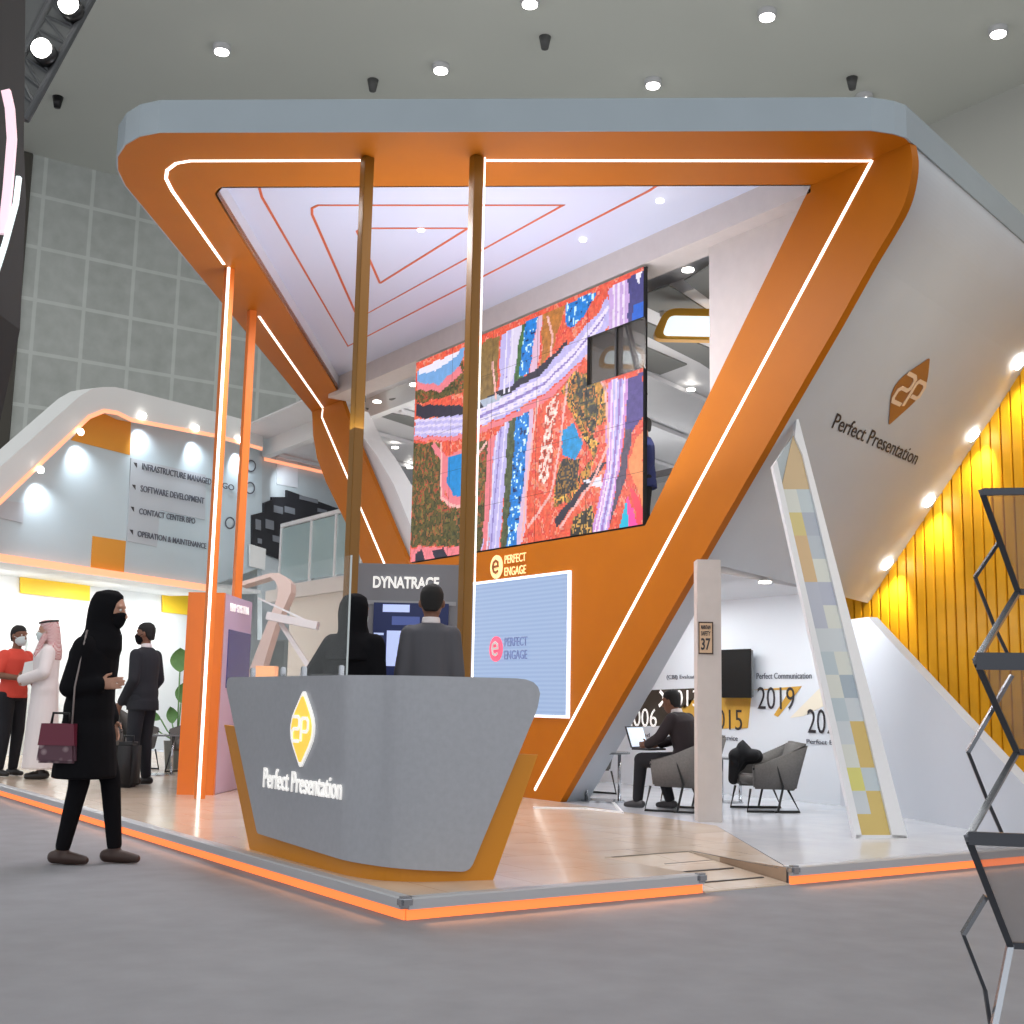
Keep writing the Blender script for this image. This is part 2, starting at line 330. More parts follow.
a, b, c_ = on1(831, 427.5)+nn1*.006, on1(914.5, 464.5)+nn1*.006, on1(837, 412.5)+nn1*.006
text('wall_lettering', 'Perfect Presentation', a, b-a, c_-a, (b-a).length, (c_-a).length, TXTD, st, bold=.0)
# downlights along the foot of the leaning wall
for x, y in ((886, 563), (928, 500), (972, 434), (1018, 362)):
    c = on1(x, y)+nn1*.005; disc_lamp('downlight', c, .075, nn1, LAMP, st, .03)
    spot('slat_wall_light', c+nn1*.1+V((.05, 0, 0)), V((XE, c.y+.25, c.z-1.0)), 80, (1, .92, .72), 85, .8, .05)
# white beam and wall over the video wall, entrance soffit, rear deck
B('header_beam', (X0+.0, 1.28, 5.37), (X0+.35, 10.4, ZC+.0), WHITE2, st)
P('inner_wall', [(X0+.2, .75, 5.4), (X0+.2, 2.72, 5.4), (X0+.2, 2.72, 3.0), (X0+.2, 2.4, 2.9)], (.08, 0, 0), WHITE2, st)
P('entrance_soffit', [(X0+.25, 2.78, 2.3), (7.2, 3.53, 2.3), (7.2, 9.5, 2.3), (X0+.25, 9.5, 2.3)], (0, 0, .12), WHITE, st)
# ------------------------------------------------------------------ poles
POLED = mat('pole_bronze', (134, 90, 8), .4); POLEO = mat('pole_orange', (226, 120, 40), .4)
def pole(top, label, s=.085, strip=None, m=POLED, foot=Z0, sw=.012):
    t = thing('support_pole', label, 'pole', (top.x, top.y, Z0), 'square poles under the canopy')
    B('shaft', (top.x-s/2, top.y-s/2, foot), (top.x+s/2, top.y+s/2, H), m, t, .004)
    if strip: 
        a = V((top.x, top.y, foot))+V(strip); B('light_strip', a-V((sw, sw, 0)), V((a.x+sw, a.y+sw, H-.005)), STRIP, t)
    return t
pole(onz(367.5, 158, H), 'bronze square pole rising behind the middle of the counter, left of the screen kiosk')
pole(onz(476.5, 157, H), 'bronze square pole with thin white edge light, between the kiosk and the blue wall display', strip=(.052, -.046, 0), sw=.005)
pole(onz(226, 269, H)+V((.03, -.02, 0)), 'outermost left pole with bright white light strip down its front', strip=(-.03, -.055, 0), m=POLEO)
pole(onz(252, 311, H), 'orange square pole standing behind the lavender kiosk', m=POLEO, foot=Z0)
# ------------------------------------------------------------------ video wall
vw_ = thing('video_wall', 'large LED video wall showing a colourful aerial map, one module missing', 'video wall', (X0, 5.6, 2.77))
VY0, VY1, VZ0, VZ1 = 3.42, 7.86, 2.775, 5.335
def uvof(cx, cy): # artwork drawn over the survey photo crop
    p = onX(400+cx/3.104, 250+cy/3.104, X0); return ((VY1-p.y)/(VY1-VY0), (VZ1-p.z)/(VZ1-VZ0))
def poly(pts): return [uvof(*p) for p in pts]
def inside(u, v, pg):
    c = False; j = len(pg)-1
    for i in range(len(pg)):
        if (pg[i][1] > v) != (pg[j][1] > v) and u < (pg[j][0]-pg[i][0])*(v-pg[i][1])/(pg[j][1]-pg[i][1])+pg[i][0]: c = not c
        j = i
    return c
LV = (196, 186, 238); PK = (240, 130, 140); RD = (236, 92, 66); BL = (20, 130, 220); GR = (96, 96, 44); BG = (70, 50, 42); OR = (236, 140, 84); BK = (44, 42, 60); WT = (240, 235, 250)
art = [
 ([(30, 960), (60, 370), (770, 50), (755, 860)], RD, .5),
 ([(40, 600), (130, 600), (130, 780), (200, 800), (200, 920), (36, 920)], GR, 1.2),
 ([(200, 600), (275, 590), (270, 940), (200, 950)], GR, 1.1),
 ([(50, 440), (200, 340), (200, 440), (52, 480)], GR, .7), ([(56, 375), (200, 305), (200, 330), (180, 370), (120, 420), (56, 410)], (120, 170, 225), .2),
 ([(60, 370), (190, 312), (180, 330), (110, 375), (60, 390)], WT, .1), ([(54, 410), (120, 420), (190, 360), (195, 380), (130, 440), (54, 435)], PK, .2),
 ([(52, 482), (200, 482), (200, 520), (50, 520)], BK, .3), ([(240, 300), (270, 280), (310, 270), (300, 470), (240, 470)], (140, 110, 60), .8),
 ([(315, 265), (380, 235), (360, 430), (310, 450)], LV, .15), ([(350, 250), (385, 230), (355, 400), (330, 420)], (225, 215, 240), .1),
 ([(380, 235), (400, 225), (385, 400), (355, 420)], (70, 110, 60), 1.2), ([(392, 225), (432, 205), (405, 380), (370, 400)], BL, 1.0),
 ([(432, 205), (445, 200), (430, 370), (405, 385)], (230, 190, 215), .1), ([(445, 200), (520, 170), (470, 320), (440, 360)], (190, 120, 50), .9),
 ([(520, 165), (610, 130), (580, 200), (540, 240), (515, 240)], BL, .9),
 ([(580, 560), (640, 530), (640, 420), (600, 380), (540, 380), (500, 440), (540, 520), (600, 640), (560, 700), (480, 740), (480, 800), (530, 780), (590, 700), (620, 600)], (150, 120, 50), 1.5),
 ([(545, 380), (600, 400), (620, 500), (600, 580), (560, 520), (530, 450)], (90, 84, 50), 1.4), ([(510, 650), (560, 650), (550, 740), (490, 770), (480, 720)], (80, 76, 50), 1.2), ([(545, 830), (600, 790), (610, 880), (530, 890)], (90, 80, 50), 1.3),
 ([(500, 560), (540, 540), (570, 600), (550, 650), (510, 640)], (20, 150, 215), .7),
 ([(455, 490), (495, 440), (495, 480), (475, 560), (475, 640), (460, 720), (430, 720), (435, 640), (450, 570)], (238, 200, 190), 2.2),
 ([(145, 640), (200, 615), (200, 790), (160, 790), (140, 740)], PK, .1), ([(152, 645), (200, 628), (196, 765), (165, 765), (148, 720)], (16, 140, 214), .4),
 ([(110, 600), (145, 640), (140, 760), (165, 790), (160, 800), (132, 775), (128, 650), (100, 612)], PK, .1),
 ([(285, 590), (345, 520), (310, 930), (255, 940)], LV, .2), ([(275, 590), (298, 570), (275, 930), (258, 940)], PK, .3),
 ([(340, 520), (370, 500), (345, 920), (315, 930)], (80, 90, 60), 1.5), ([(365, 495), (405, 490), (385, 780), (360, 920), (332, 925), (350, 700)], BL, 1.3),
 ([(405, 490), (420, 480), (385, 910), (362, 915), (390, 700)], (226, 190, 220), .2),
 ([(36, 925), (200, 920), (200, 955), (36, 970)], PK, .6), ([(50, 940), (70, 935), (80, 965), (50, 968)], BK, .3), ([(100, 935), (140, 925), (150, 955), (110, 960)], BK, .6),
 ([(490, 860), (620, 690), (640, 660), (625, 660), (480, 840)], BK, .3), ([(570, 720), (625, 700), (630, 740)], WT, .2),
 ([(50, 530), (200, 510), (200, 575), (45, 580)], LV, .3), ([(200, 510), (330, 450), (430, 390), (520, 300), (620, 190), (650, 140), (655, 230), (560, 350), (460, 440), (340, 510), (200, 570)], LV, .35),
 ([(45, 582), (200, 576), (340, 515), (460, 445), (560, 355), (575, 345), (470, 460), (345, 530), (200, 590), (45, 592)], PK, .1),
 ([(240, 470), (330, 430), (440, 360), (520, 285), (525, 292), (430, 395), (330, 450), (240, 500)], BK, .6), ([(250, 465), (300, 450), (330, 460), (260, 490)], (180, 190, 210), .4),
 ([(652, 120), (712, 88), (712, 235), (650, 250)], (206, 170, 226), .3), ([(712, 88), (765, 60), (765, 220), (712, 235)], (70, 66, 130), .5), ([(730, 170), (765, 155), (765, 215), (722, 225)], (30, 100, 210), .3), ([(735, 75), (760, 62), (745, 110)], WT, .2),
 ([(650, 410), (712, 395), (700, 560), (650, 870), (595, 885), (640, 680), (645, 500)], (212, 150, 220), .4),
 ([(665, 405), (700, 398), (690, 560), (645, 870), (620, 878), (660, 640)], LV, .3),
 ([(712, 395), (757, 378), (757, 520), (700, 600)], (84, 70, 140), .6), ([(705, 560), (725, 555), (700, 720), (660, 830), (650, 860)], (84, 74, 96), 1.), ([(730, 590), (757, 560), (757, 800), (720, 700), (712, 680)], (250, 150, 90), .4),
 ([(680, 870), (705, 770), (712, 865)], (20, 190, 225), .1), ([(705, 770), (712, 865), (740, 858), (712, 760)], (250, 80, 170), .1), ([(740, 858), (752, 856), (755, 800), (715, 730)], (250, 70, 90), .2)]
art = [(poly(a), c, k) for a, c, k in art]
VM = bpy.data.materials.new('led_screen_picture'); VM.use_nodes = True; nt = VM.node_tree; b = nt.nodes['Principled BSDF']; at = nt.nodes.new('ShaderNodeAttribute'); at.attribute_name = 'Col'
nt.links.new(at.outputs['Color'], b.inputs['Emission Color']); b.inputs['Emission Strength'].default_value = 1.0; b.inputs['Base Color'].default_value = (.01, .01, .01, 1); b.inputs['Roughness'].default_value = .6
PALS = {GR: [(92, 84, 40), (60, 66, 34), (150, 92, 50), (120, 110, 50), (180, 70, 50)], RD: [(236, 88, 60), (240, 106, 74), (228, 70, 60), (244, 150, 130), (240, 130, 90)], (150, 120, 50): [(210, 150, 60), (90, 84, 44), (226, 120, 60), (50, 50, 40), (236, 180, 80)], (90, 84, 50): [(60, 60, 56), (120, 104, 50), (200, 130, 60), (40, 42, 44)], (80, 76, 50): [(60, 58, 56), (150, 110, 50), (40, 42, 44)], (90, 80, 50): [(50, 48, 44), (210, 160, 80), (60, 70, 40)]}
def paint(u, v):
    du = noise.noise(V((u*26, v*15, 1)))*.007+noise.noise(V((u*80, v*46, 4)))*.003; dv = noise.noise(V((u*26, v*15, 5)))*.010; c = RD; k = .3; big = 0
    for n_, (pg, cc, kk) in enumerate(art):
        if inside(u+du, v+dv, pg): c, k, big = cc, kk, n_
    n1_ = noise.noise(V((u*70, v*40, 2)))+.6*noise.noise(V((u*150, v*86, 3))); f = 1+.5*k*n1_
    if c in PALS:
        q = noise.noise(V((u*26, v*15, 11)))+.35*noise.noise(V((u*80, v*45, 12))); L = PALS[c]; c2 = L[int(abs(q)*9) % len(L)]; c = c2; k = .4
    elif c in (LV, WT, (206, 170, 226), (212, 150, 220)):
        if n1_ > .75: c = (150, 136, 206)
    elif c == BL and n1_ > .35: c = (190, 226, 246)
    elif c == BL and n1_ < -.5: c = (16, 60, 130)
    if k > 1.9 and n1_ < -.05: c = RD
    lc_ = nearlane(u+du*.3, v+dv*.3)
    if lc_: c = lc_
    return tuple(min(1, x*f*1.02) for x in lin(c))
lanes = []
def lane(a, w, c): lanes.append(([uvof(*p) for p in a], w, c))
ctr = [(200, 541), (330, 480), (445, 418), (540, 327), (638, 205)]
for o in (-24, -12, 0, 13, 26): lane([(x-o*.35, y+o) for x, y in ctr], .0035, (238, 226, 250) if o else (150, 130, 200))
for o in (-18, 0, 20): lane([(48, 548+o), (200, 541+o)], .0035, (226, 214, 246))
for t in (.3, .5, .75): lane([(285+60*t, 590-70*t), (255+55*t, 940-10*t)], .003, (232, 222, 250) if t != .5 else (150, 134, 204))
for t in (.2, .4, .6, .8): lane([(650+62*t, 410-15*t), (645+60*t, 520), (640+40*t, 690), (595+55*t, 885-15*t)], .003, (244, 220, 246) if t != .6 else (160, 120, 200))
for t in (.25, .5, .75): lane([(652+60*t, 120-32*t), (650+62*t, 250-15*t)], .003, (240, 224, 246))
for t in (.3, .6): lane([(315+65*t, 265-30*t), (310+50*t, 450-20*t)], .003, (236, 228, 250))
for a in ([(430, 470), (400, 700), (380, 900)], [(520, 420), (500, 600), (470, 760), (400, 860)], [(580, 330), (640, 430), (650, 600), (600, 720), (500, 860)], [(130, 600), (130, 770), (165, 795), (205, 795)], [(270, 600), (240, 640), (235, 760)], [(460, 210), (475, 260), (470, 330)], [(290, 350), (300, 460)]): lane(a, .004, (250, 186, 180))
def nearlane(u, v):
    for pts, w, c in lanes:
        for (ax_, ay_), (bx_, by_) in zip(pts, pts[1:]):
            dx, dy = bx_-ax_, (by_-ay_)*.5625; L2 = dx*dx+dy*dy; t = max(0, min(1, ((u-ax_)*dx+(v-ay_)*.5625*dy)/L2)); ex, ey = u-ax_-dx*t, (v-ay_)*.5625-dy*t
            if ex*ex+ey*ey < w*w: return c
NC, NR = 46, 26
mis = (3, 1)
for ci in range(5):
    for ri in range(5):
        if (ci, ri) == (4, 1): continue
        u0, u1, v0, v1 = ci/5, (ci+1)/5, ri/5, (ri+1)/5
        vs = []; fs = []; cs = []; gp = .0006
        for j in range(NR+1):
            for i in range(NC+1):
                u = u0+gp+(u1-u0-2*gp)*i/NC; v = v0+gp+(v1-v0-2*gp)*j/NR; vs.append((X0-.01, VY1-u*(VY1-VY0), VZ1-v*(VZ1-VZ0)))
        for j in range(NR):
            for i in range(NC):
                a = j*(NC+1)+i; fs.append((a, a+1, a+NC+2, a+NC+1)); c = paint(u0+(u1-u0)*(i+.5)/NC, v0+(v1-v0)*(j+.5)/NR); cs += [(*c, 1)]*4
        q = len(vs) # cabinet body behind the screen face
        for j, i in ((0, 0), (0, NC), (NR, NC), (NR, 0)): p = vs[j*(NC+1)+i]; vs.append((X0+.02, p[1], p[2]))
        cr4 = [0, NC, NR*(NC+1)+NC, NR*(NC+1)]
        for a in range(4): fs.append((cr4[a], cr4[(a+1) % 4], q+(a+1) % 4, q+a)); cs += [(.01, .01, .01, 1)]*4
        fs.append((q, q+1, q+2, q+3)); cs += [(.01, .01, .01, 1)]*4
        me = bpy.data.meshes.new('screen_module'); me.from_pydata(vs, [], fs); ca = me.color_attributes.new('Col', 'FLOAT_COLOR', 'CORNER')
        for i, c in enumerate(cs): ca.data[i].color = c
        link('screen_module', me, VM, vw_)
bm = bmesh.new()
for k in range(6):
    y = VY1-(VY1-VY0)*k/5; bar(bm, (X0+.035, max(y, VY0+.015), VZ0), (X0+.035, max(y, VY0+.015), VZ1), .02, .02)
for z in (VZ0, (VZ0+VZ1)/2, VZ1): bar(bm, (X0+.035, VY0, z), (X0+.035, VY1, z), .02, .02)
ym = VY0+.45; bar(bm, (X0+.05, ym, VZ0+1.4), (X0+.05, ym, VZ1-.3), .09, .03); bar(bm, (X0+.05, ym-.1, VZ1-.4), (X0+.05, ym-.33, VZ0+1.45), .06, .03)
obj('mounting_frame', bm, BLACK, vw_)
B('rear_panel', (X0+.02, VY0, VZ1-.2*(VZ1-VZ0)*2), (X0+.035, VY0+.2*(VY1-VY0), VZ1-.2*(VZ1-VZ0)), mat('smoked_acrylic', (60, 56, 50), .2, alpha=.55), vw_)
# ------------------------------------------------------------------ blue wall display and its sign on the orange wall
nX = V((-1, 0, 0)); yL = V((0, -1, 0))
fx = lambda x, y: onX(x, y, X0-.012)
disp = thing('wall_display', 'pale blue LED display with a white border on the orange wall', 'display', fx(520, 650))
ya, yb = fx(462, 600).y, fx(570.5, 600).y; za, zb = .93, 2.42
P('bezel', [(X0, ya, za), (X0, yb, za), (X0, yb, zb), (X0, ya, zb)], (-.03, 0, 0), mat('white_glow_bezel', (240, 244, 255), emit=.75), disp)
bl = mat('blue_screen', (178, 204, 242), .4, emit=.8); nt = bl.node_tree; b = nt.nodes['Principled BSDF']; b.inputs['Base Color'].default_value = (.02, .02, .02, 1)
tc = nt.nodes.new('ShaderNodeTexCoord'); wv = nt.nodes.new('ShaderNodeTexWave'); wv.bands_direction = 'Z'; wv.inputs['Scale'].default_value = 7; rr = nt.nodes.new('ShaderNodeValToRGB')
rr.color_ramp.elements[0].color = (*lin((166, 194, 238)), 1); rr.color_ramp.elements[1].color = (*lin((184, 208, 246)), 1)
nt.links.new(tc.outputs['Object'], wv.inputs['Vector']); nt.links.new(wv.outputs['Fac'], rr.inputs['Fac']); nt.links.new(rr.outputs['Color'], b.inputs['Emission Color'])
P('screen', [(X0-.03, ya-.03, za+.03), (X0-.03, yb+.03, za+.03), (X0-.03, yb+.03, zb-.03), (X0-.03, ya-.03, zb-.03)], (-.006, 0, 0), bl, disp)
def engage(px, zc, s, mring, mtxt, parent, me_, xo):
    c = onX(px[0], px[1], xo); 
    pts = [c+yL*(math.cos(t)*s)+UP*(math.sin(t)*s*1.1) for t in [k*math.pi/12 for k in range(24)]]
    P('emblem_disc', pts+[], nX*.012, mring, parent)
    cc = c+nX*.016; bm = bmesh.new()
    ribbon(bm, [cc+yL*x*s+UP*y*s for x, y in [(-.4, 0), (.4, .05), (.35, .4), (0, .58), (-.35, .4), (-.48, 0), (-.3, -.42), (.05, -.55), (.4, -.38)]], s*.2, nX, .008)
    obj('emblem_letter', bm, me_, parent)
    text('lettering', 'PERFECT\nENGAGE', c+yL*s*1.35-UP*s*.95+nX*.004, yL, UP, s*3.4, s*1.9, mtxt, parent, th=.008)
engage((496.5, 649), 0, .125, mat('pink_emblem', (232, 92, 118), emit=.7), mat('slate_lettering', (110, 124, 168), emit=.35), disp, WHITE, X0-.04)
sg = thing('wall_sign', 'cream backlit sign with round emblem and two-line name above the blue display', 'sign', fx(510, 565))
engage((497, 567), 0, .12, mat('cream_sign', (246, 210, 150), emit=.75), mat('cream_sign', (246, 210, 150)), sg, mat('sign_brown', (150, 84, 30)), X0-.02)
# ------------------------------------------------------------------ reception counter
path = [V((.12, 2.95-.05*k, 0)) for k in range(0, 41)]
pA, pB, pC = V((.12, .95, 0)), V((.12, .56, 0)), V((.42, .455, 0))
path += [pA*(1-t)**2+pB*2*t*(1-t)+pC*t*t for t in [k/14 for k in range(1, 15)]]
dR = V((.963, -.27, 0)).normalized(); path += [pC+dR*.05*k for k in range(1, 26)]
S = [0]
for a, b in zip(path, path[1:]): S.append(S[-1]+(b-a).length)
def sz(x, y): # chart coordinates (arc length, height) on the counter front
    best = None
    for s, p in zip(S, path):
        d = ray(x, y); t = ((p.x-CAM.x)*d.x+(p.y-CAM.y)*d.y)/(d.x**2+d.y**2); q = CAM+d*t; e = (q.x-p.x)**2+(q.y-p.y)**2
        if best is None or e < best[0]: best = (e, s, q.z)
    return best[1], best[2]
def pt(s, z, off=0):
    s = max(0, min(S[-1], s)); i = max(k for k in range(len(S)-1) if S[k] <= s+1e-9); t = (s-S[i])/(S[i+1]-S[i]); p = path[i].lerp(path[i+1], t)
    a, b = path[max(0, i-1)], path[min(len(path)-1, i+2)]; d = (b-a).normalized(); n = V((d.y, -d.x, 0))  # outward
    if n.dot(CAM-p) < 0: n = -n
    return V((p.x, p.y, z))+n*off
def round2(pg, rs, seg=6): return [(p.x, p.y) for p in rounded([V((a, b, 0)) for a, b in pg], rs, seg)]
def curved(name, pg, off0, off1, m, parent, N=220):
    ss = [p[0] for p in pg]; s0, s1 = min(ss)+1e-4, max(ss)-1e-4; rows = []
    for k in range(N+1):
        s = s0+(s1-s0)*k/N; zs = []
        for i in range(len(pg)):
            a, b = pg[i-1], pg[i]
            if (a[0] <= s) != (b[0] <= s): zs.append(a[1]+(b[1]-a[1])*(s-a[0])/(b[0]-a[0]))
        rows.append((s, min(zs), max(zs)))
    bm = bmesh.new(); Q = [[bm.verts.new(pt(s, z, o)) for z, o in ((a, off1), (b, off1), (b, off0), (a, off0))] for s, a, b in rows]
    for p, q in zip(Q, Q[1:]):
        for k in range(4): bm.faces.new((p[k], p[(k+1) % 4], q[(k+1) % 4], q[k]))
    bm.faces.new(Q[0]); bm.faces.new(Q[-1][::-1]); return obj(name, bm, m, parent)
cnt = thing('reception_counter', 'curved grey reception counter with orange base trim and lit diamond logo', 'counter', (.5, 1.3, Z0))
ctop = 1.205
g = [sz(228, 690), sz(262, 833), sz(375, 864), sz(464, 871), sz(546, 690)]
g = [(g[0][0], ctop)] + [(p[0], p[1]) for p in g[1:4]] + [(g[4][0], ctop)]
gg = round2(g, [.14, .02, 0, .05, .2])
o_ = [sz(222, 742), sz(250, 852), sz(491, 880), sz(538, 765)]
og = [(o_[0][0], .88), (o_[1][0], Z0), (o_[2][0], Z0), (o_[3][0], .78)]
curved('orange_trim', og, -.03, .0, mat('counter_orange', (206, 132, 16), .4), cnt)
curved('front_panel', gg, .001, .04, GREYP, cnt)
# solid carcase behind, worktop and staff shelf
inner = []
bm = bmesh.new(); s_a, s_b = g[1][0], g[3][0]
fr = [pt(s_a+(s_b-s_a)*k/30, 0, -.035) for k in range(31)]
ctr = V((.95, 1.7, 0)); bk = [V((.52, 2.35, 0)), V((.52, 1.25, 0)), V((.78, .95, 0))]
prism(bm, [V((p.x, p.y, Z0)) for p in fr+bk[::-1]], (0, 0, 1.04)); obj('carcase', bm, mat('counter_body_grey', (96, 97, 102), .5), cnt)
s_a, s_b = g[0][0]+.16, g[4][0]-.22
fr = [pt(s_a+(s_b-s_a)*k/30, 0, .0) for k in range(31)]; bk = [fr[-1]+V((.1, .3, 0)), V((.62, .98, 0)), V((.55, 1.3, 0)), V((.55, fr[0].y, 0))]
P('worktop', [V((p.x, p.y, ctop-.06)) for p in fr+bk], (0, 0, .04), mat('worktop_grey', (128, 129, 134), .35), cnt)
# lit logo
fxc = lambda x, y: onX(x, y, .12-.042)
c = fxc(303.5, 729); xd = V((0, -1, 0)); lw = (fxc(288, 729)-fxc(319, 729)).length; lh = (fxc(304, 689)-fxc(303, 769)).length
diamond('logo_border', c, xd, UP, lw, lh, TXTW, cnt, .012); diamond('logo_diamond', c+nX*.012, xd, UP, lw*.84, lh*.87, mat('amber_logo', (244, 196, 84), emit=.75, ecol=(244, 190, 74)), cnt, .006)
logo2p(c+nX*.02, xd, UP, lw*.27, TXTW, cnt)
a = fxc(264, 785.5); b = fxc(342, 799); text('lettering', 'Perfect Presentation', V((a.x, a.y, .51)), xd, UP, (b-a).length, .125, TXTW, cnt, bold=.004, th=.01)
# clips and clear screen on the counter
gs = thing('counter_glass_screen', 'clear glass screen clipped to the top left of the reception counter', 'glass screen', (.3, 2, ctop))
B('glass_pane', (.20, onX(349, 600, .2).y, ctop), (.206, onX(252, 640, .2).y, ctop+.72), GLASS, gs)
B('glass_edge', (.198, onX(349, 600, .2).y-.006, ctop), (.208, onX(349, 600, .2).y, ctop+.72), mat('glass_edge', (205, 215, 215), .2), gs)
for x in (253, 283, 304, 341):
    p = onX(x, 668, .2); bm = bmesh.new(); bxa(bm, (.2, p.y, ctop+.02), (.035, .03, .09)); bmesh.ops.bevel(bm, geom=bm.edges[:], offset=.006, segments=2, affect='EDGES'); obj('clamp', bm, CHROME, gs)
p = onX(338, 668, .45); lp = thing('counter_tablet', 'dark tablet lying on the counter by the hooded figure', 'tablet', (.4, p.y, ctop-.02))
B('tablet_body', (.3, p.y-.14, ctop-.02), (.5, p.y+.1, ctop+.02), BLACK, lp, .004); B('display_glass', (.305, p.y-.13, ctop+.02), (.49, p.y+.09, ctop+.022), DARK, lp)
# ------------------------------------------------------------------ screen kiosk behind the counter
kg = mat('kiosk_grey', (132, 132, 138), .5); D = 9.85; k0, k1 = atD(353, 565, D), atD(461, 566, D); kz = 2.15; kd = (V((k1.x, k1.y, 0))-V((k0.x, k0.y, 0))); kw = kd.length; kd.normalize(); kn = kd.cross(UP)
ki = thing('demo_kiosk', 'tall grey demo kiosk with a dark blue screen and white name on top', 'kiosk', ((k0.x+k1.x)/2, (k0.y+k1.y)/2, Z0))
A0 = V((k0.x, k0.y, Z0)); P('body', [A0, A0+kd*kw, A0+kd*kw+UP*(kz-Z0), A0+UP*(kz-Z0)], -kn*.22, kg, ki, .01)
onK = lambda x, y, o=.0: onP(x, y, A0+kn*o, kn)
def rectK(name, x0, y0, x1, y1, m, o, th, parent):
    a, b = onK(x0, y1), onK(x1, y0); w = (b-a).dot(kd); h = b.z-a.z; a = a+kn*o; return P(name, [a, a+kd*w, a+kd*w+UP*h, a+UP*h], kn*th, m, parent)
rectK('header_line', 360, 602, 456, 604, mat('kiosk_line', (165, 165, 170)), .001, .008, ki)
sc_ = rectK('screen', 371, 604, 449, 690, mat('navy_screen', (28, 38, 80), .4, emit=.35), .001, .02, ki)
rectK('screen_banner', 383, 605, 410, 612, mat('screen_light', (176, 190, 232), emit=.7), .022, .002, ki); rectK('screen_card', 386, 631, 404, 666, MATS['screen_light'], .022, .002, ki); rectK('screen_card', 392, 617, 420, 625, mat('screen_mid', (70, 84, 140), emit=.6), .022, .002, ki)
for k in range(5): rectK('screen_text_line', 374, 640+k*5, 383, 641.5+k*5, MATS['screen_light'], .022, .002, ki)
rectK('screen_text_line', 374, 633, 384, 635, MATS['screen_light'], .022, .002, ki)
a, b = onK(373, 588), onK(439, 588); text('lettering', 'DYNATRACE', V((a.x, a.y, a.z))+kn*.004, kd, UP, (b-a).length, .095, TXTW, ki, bold=.03, th=.01)
# lavender kiosk by the left pole
lav = mat('lavender_panel', (196, 178, 204), .5); lk = thing('tower_kiosk', 'slim lavender tower kiosk with orange side and small dark screen, beside the left poles', 'kiosk', (1.4, 6.9, Z0))
kA = atD(222, 640, 12.7); kA.z = Z0; dv = (vw + rt*.035).normalized(); w1 = .37; d1 = (onP(253, 640, kA, dv.cross(UP))-kA); d1.z = 0; d1 = min(1.2, d1.length)
hgt = 2.13
P('orange_side', [kA-rt*w1, kA, kA+UP*(hgt-Z0), kA-rt*w1+UP*(hgt-Z0)], dv*.05, mat('orange_gloss', (232, 118, 24), .3, coat=.2), lk)
P('body', [kA-rt*w1+dv*.055, kA+dv*.055, kA+dv*d1, kA-rt*w1+dv*d1], UP*(hgt-Z0), lav, lk, .01)
nk = dv.cross(UP); onL = lambda x, y: onP(x, y, kA, nk)
def rectL(name, x0, y0, x1, y1, m, th):
    a, b = onL(x0, (y0+y1)/2), onL(x1, (y0+y1)/2); zt = onL(x0, y0).z; zb_ = onL(x0, y1).z
    return P(name, [V((a.x, a.y, zb_)), V((b.x, b.y, zb_)), V((b.x, b.y, zt)), V((a.x, a.y, zt))], nk*th, m, lk)
rectL('screen', 227, 629, 249, 688, mat('kiosk_screen', (58, 60, 110), .2, emit=.35), .01)
textpx('lettering', 'ERP SYSTEM', (230, 611), (248, 615), (230, 603), lambda x, y: onL(x, y)+nk*.004, TXTW, lk, th=.006, bold=.02)
# ------------------------------------------------------------------ left wing with services wall
dL = V((.866, .5, 0)).normalized(); nL = V((.5, -.866, 0)).normalized(); pL = onz(100, 572, 2.9)
lw_ = thing('services_wing', 'left wing of the stand with blue-grey services wall under a curved white fascia', 'stand wing', (2.2, 13.3, Z0))
oL = lambda x, y, o=0.: onP(x, y, pL+nL*o, nL)
def PL(name, px, m, o=0., th=.05, parent=lw_): return P(name, [oL(x, y, o) for x, y in px], -nL*th, m, parent)
bgw = mat('blue_grey_wall', (190, 206, 214), .5, nz=.03, nscale=1)
PL('services_wall', [(-60, 548), (-60, 560), (0, 557), (208, 587), (262, 567), (262, 430), (216, 430), (131, 417), (108, 408), (88, 413), (0, 497), (-60, 555)][2:-1]+[(-50, 547)], bgw, 0, .12)
fo = [(-60, 520), (0, 467), (55, 418), (80, 396), (92, 389), (103, 387), (115, 387), (125, 389), (216, 412), (263, 425), (263, 447), (216, 434), (131, 418), (117, 411), (104, 409), (89, 415), (0, 499), (-60, 556)]
PL('fascia', fo, mat('wing_fascia', (222, 224, 224), .5), .30, .42)
RB('glow_line', [oL(x, y, .31) for x, y in [(-40, 538), (0, 502), (89, 417), (104, 411), (117, 413), (131, 420), (216, 436), (262, 449)]], .06, nL, .01, mat('peach_glow', (255, 170, 130), emit=.9), lw_)
RB('glow_line', [oL(x, y, .02) for x, y in [(-60, 549), (0, 558), (206, 588)]], .10, nL, .06, MATS['peach_glow'], lw_)
PL('orange_panel', [(71, 440), (89, 420), (100, 414), (112, 414), (131, 421), (130, 455)], mat('orange_flat', (222, 150, 40), .5), .012, .02)
PL('orange_panel', [(93, 536), (126, 541), (124, 573), (91, 569)], MATS['orange_flat'], .012, .02)
pale = mat('pale_panel', (186, 194, 202), .5)
PL('pale_panel', [(131, 458), (206, 475), (205, 520), (160, 510), (157, 547), (127, 541)], pale, .012, .02); PL('pale_panel', [(0, 500), (24, 503), (23, 523), (0, 518)], pale, .012, .02)
PL('pale_panel', [(275, 455), (296, 460), (296, 485), (275, 480)], pale, .012, .02) if 0 else None
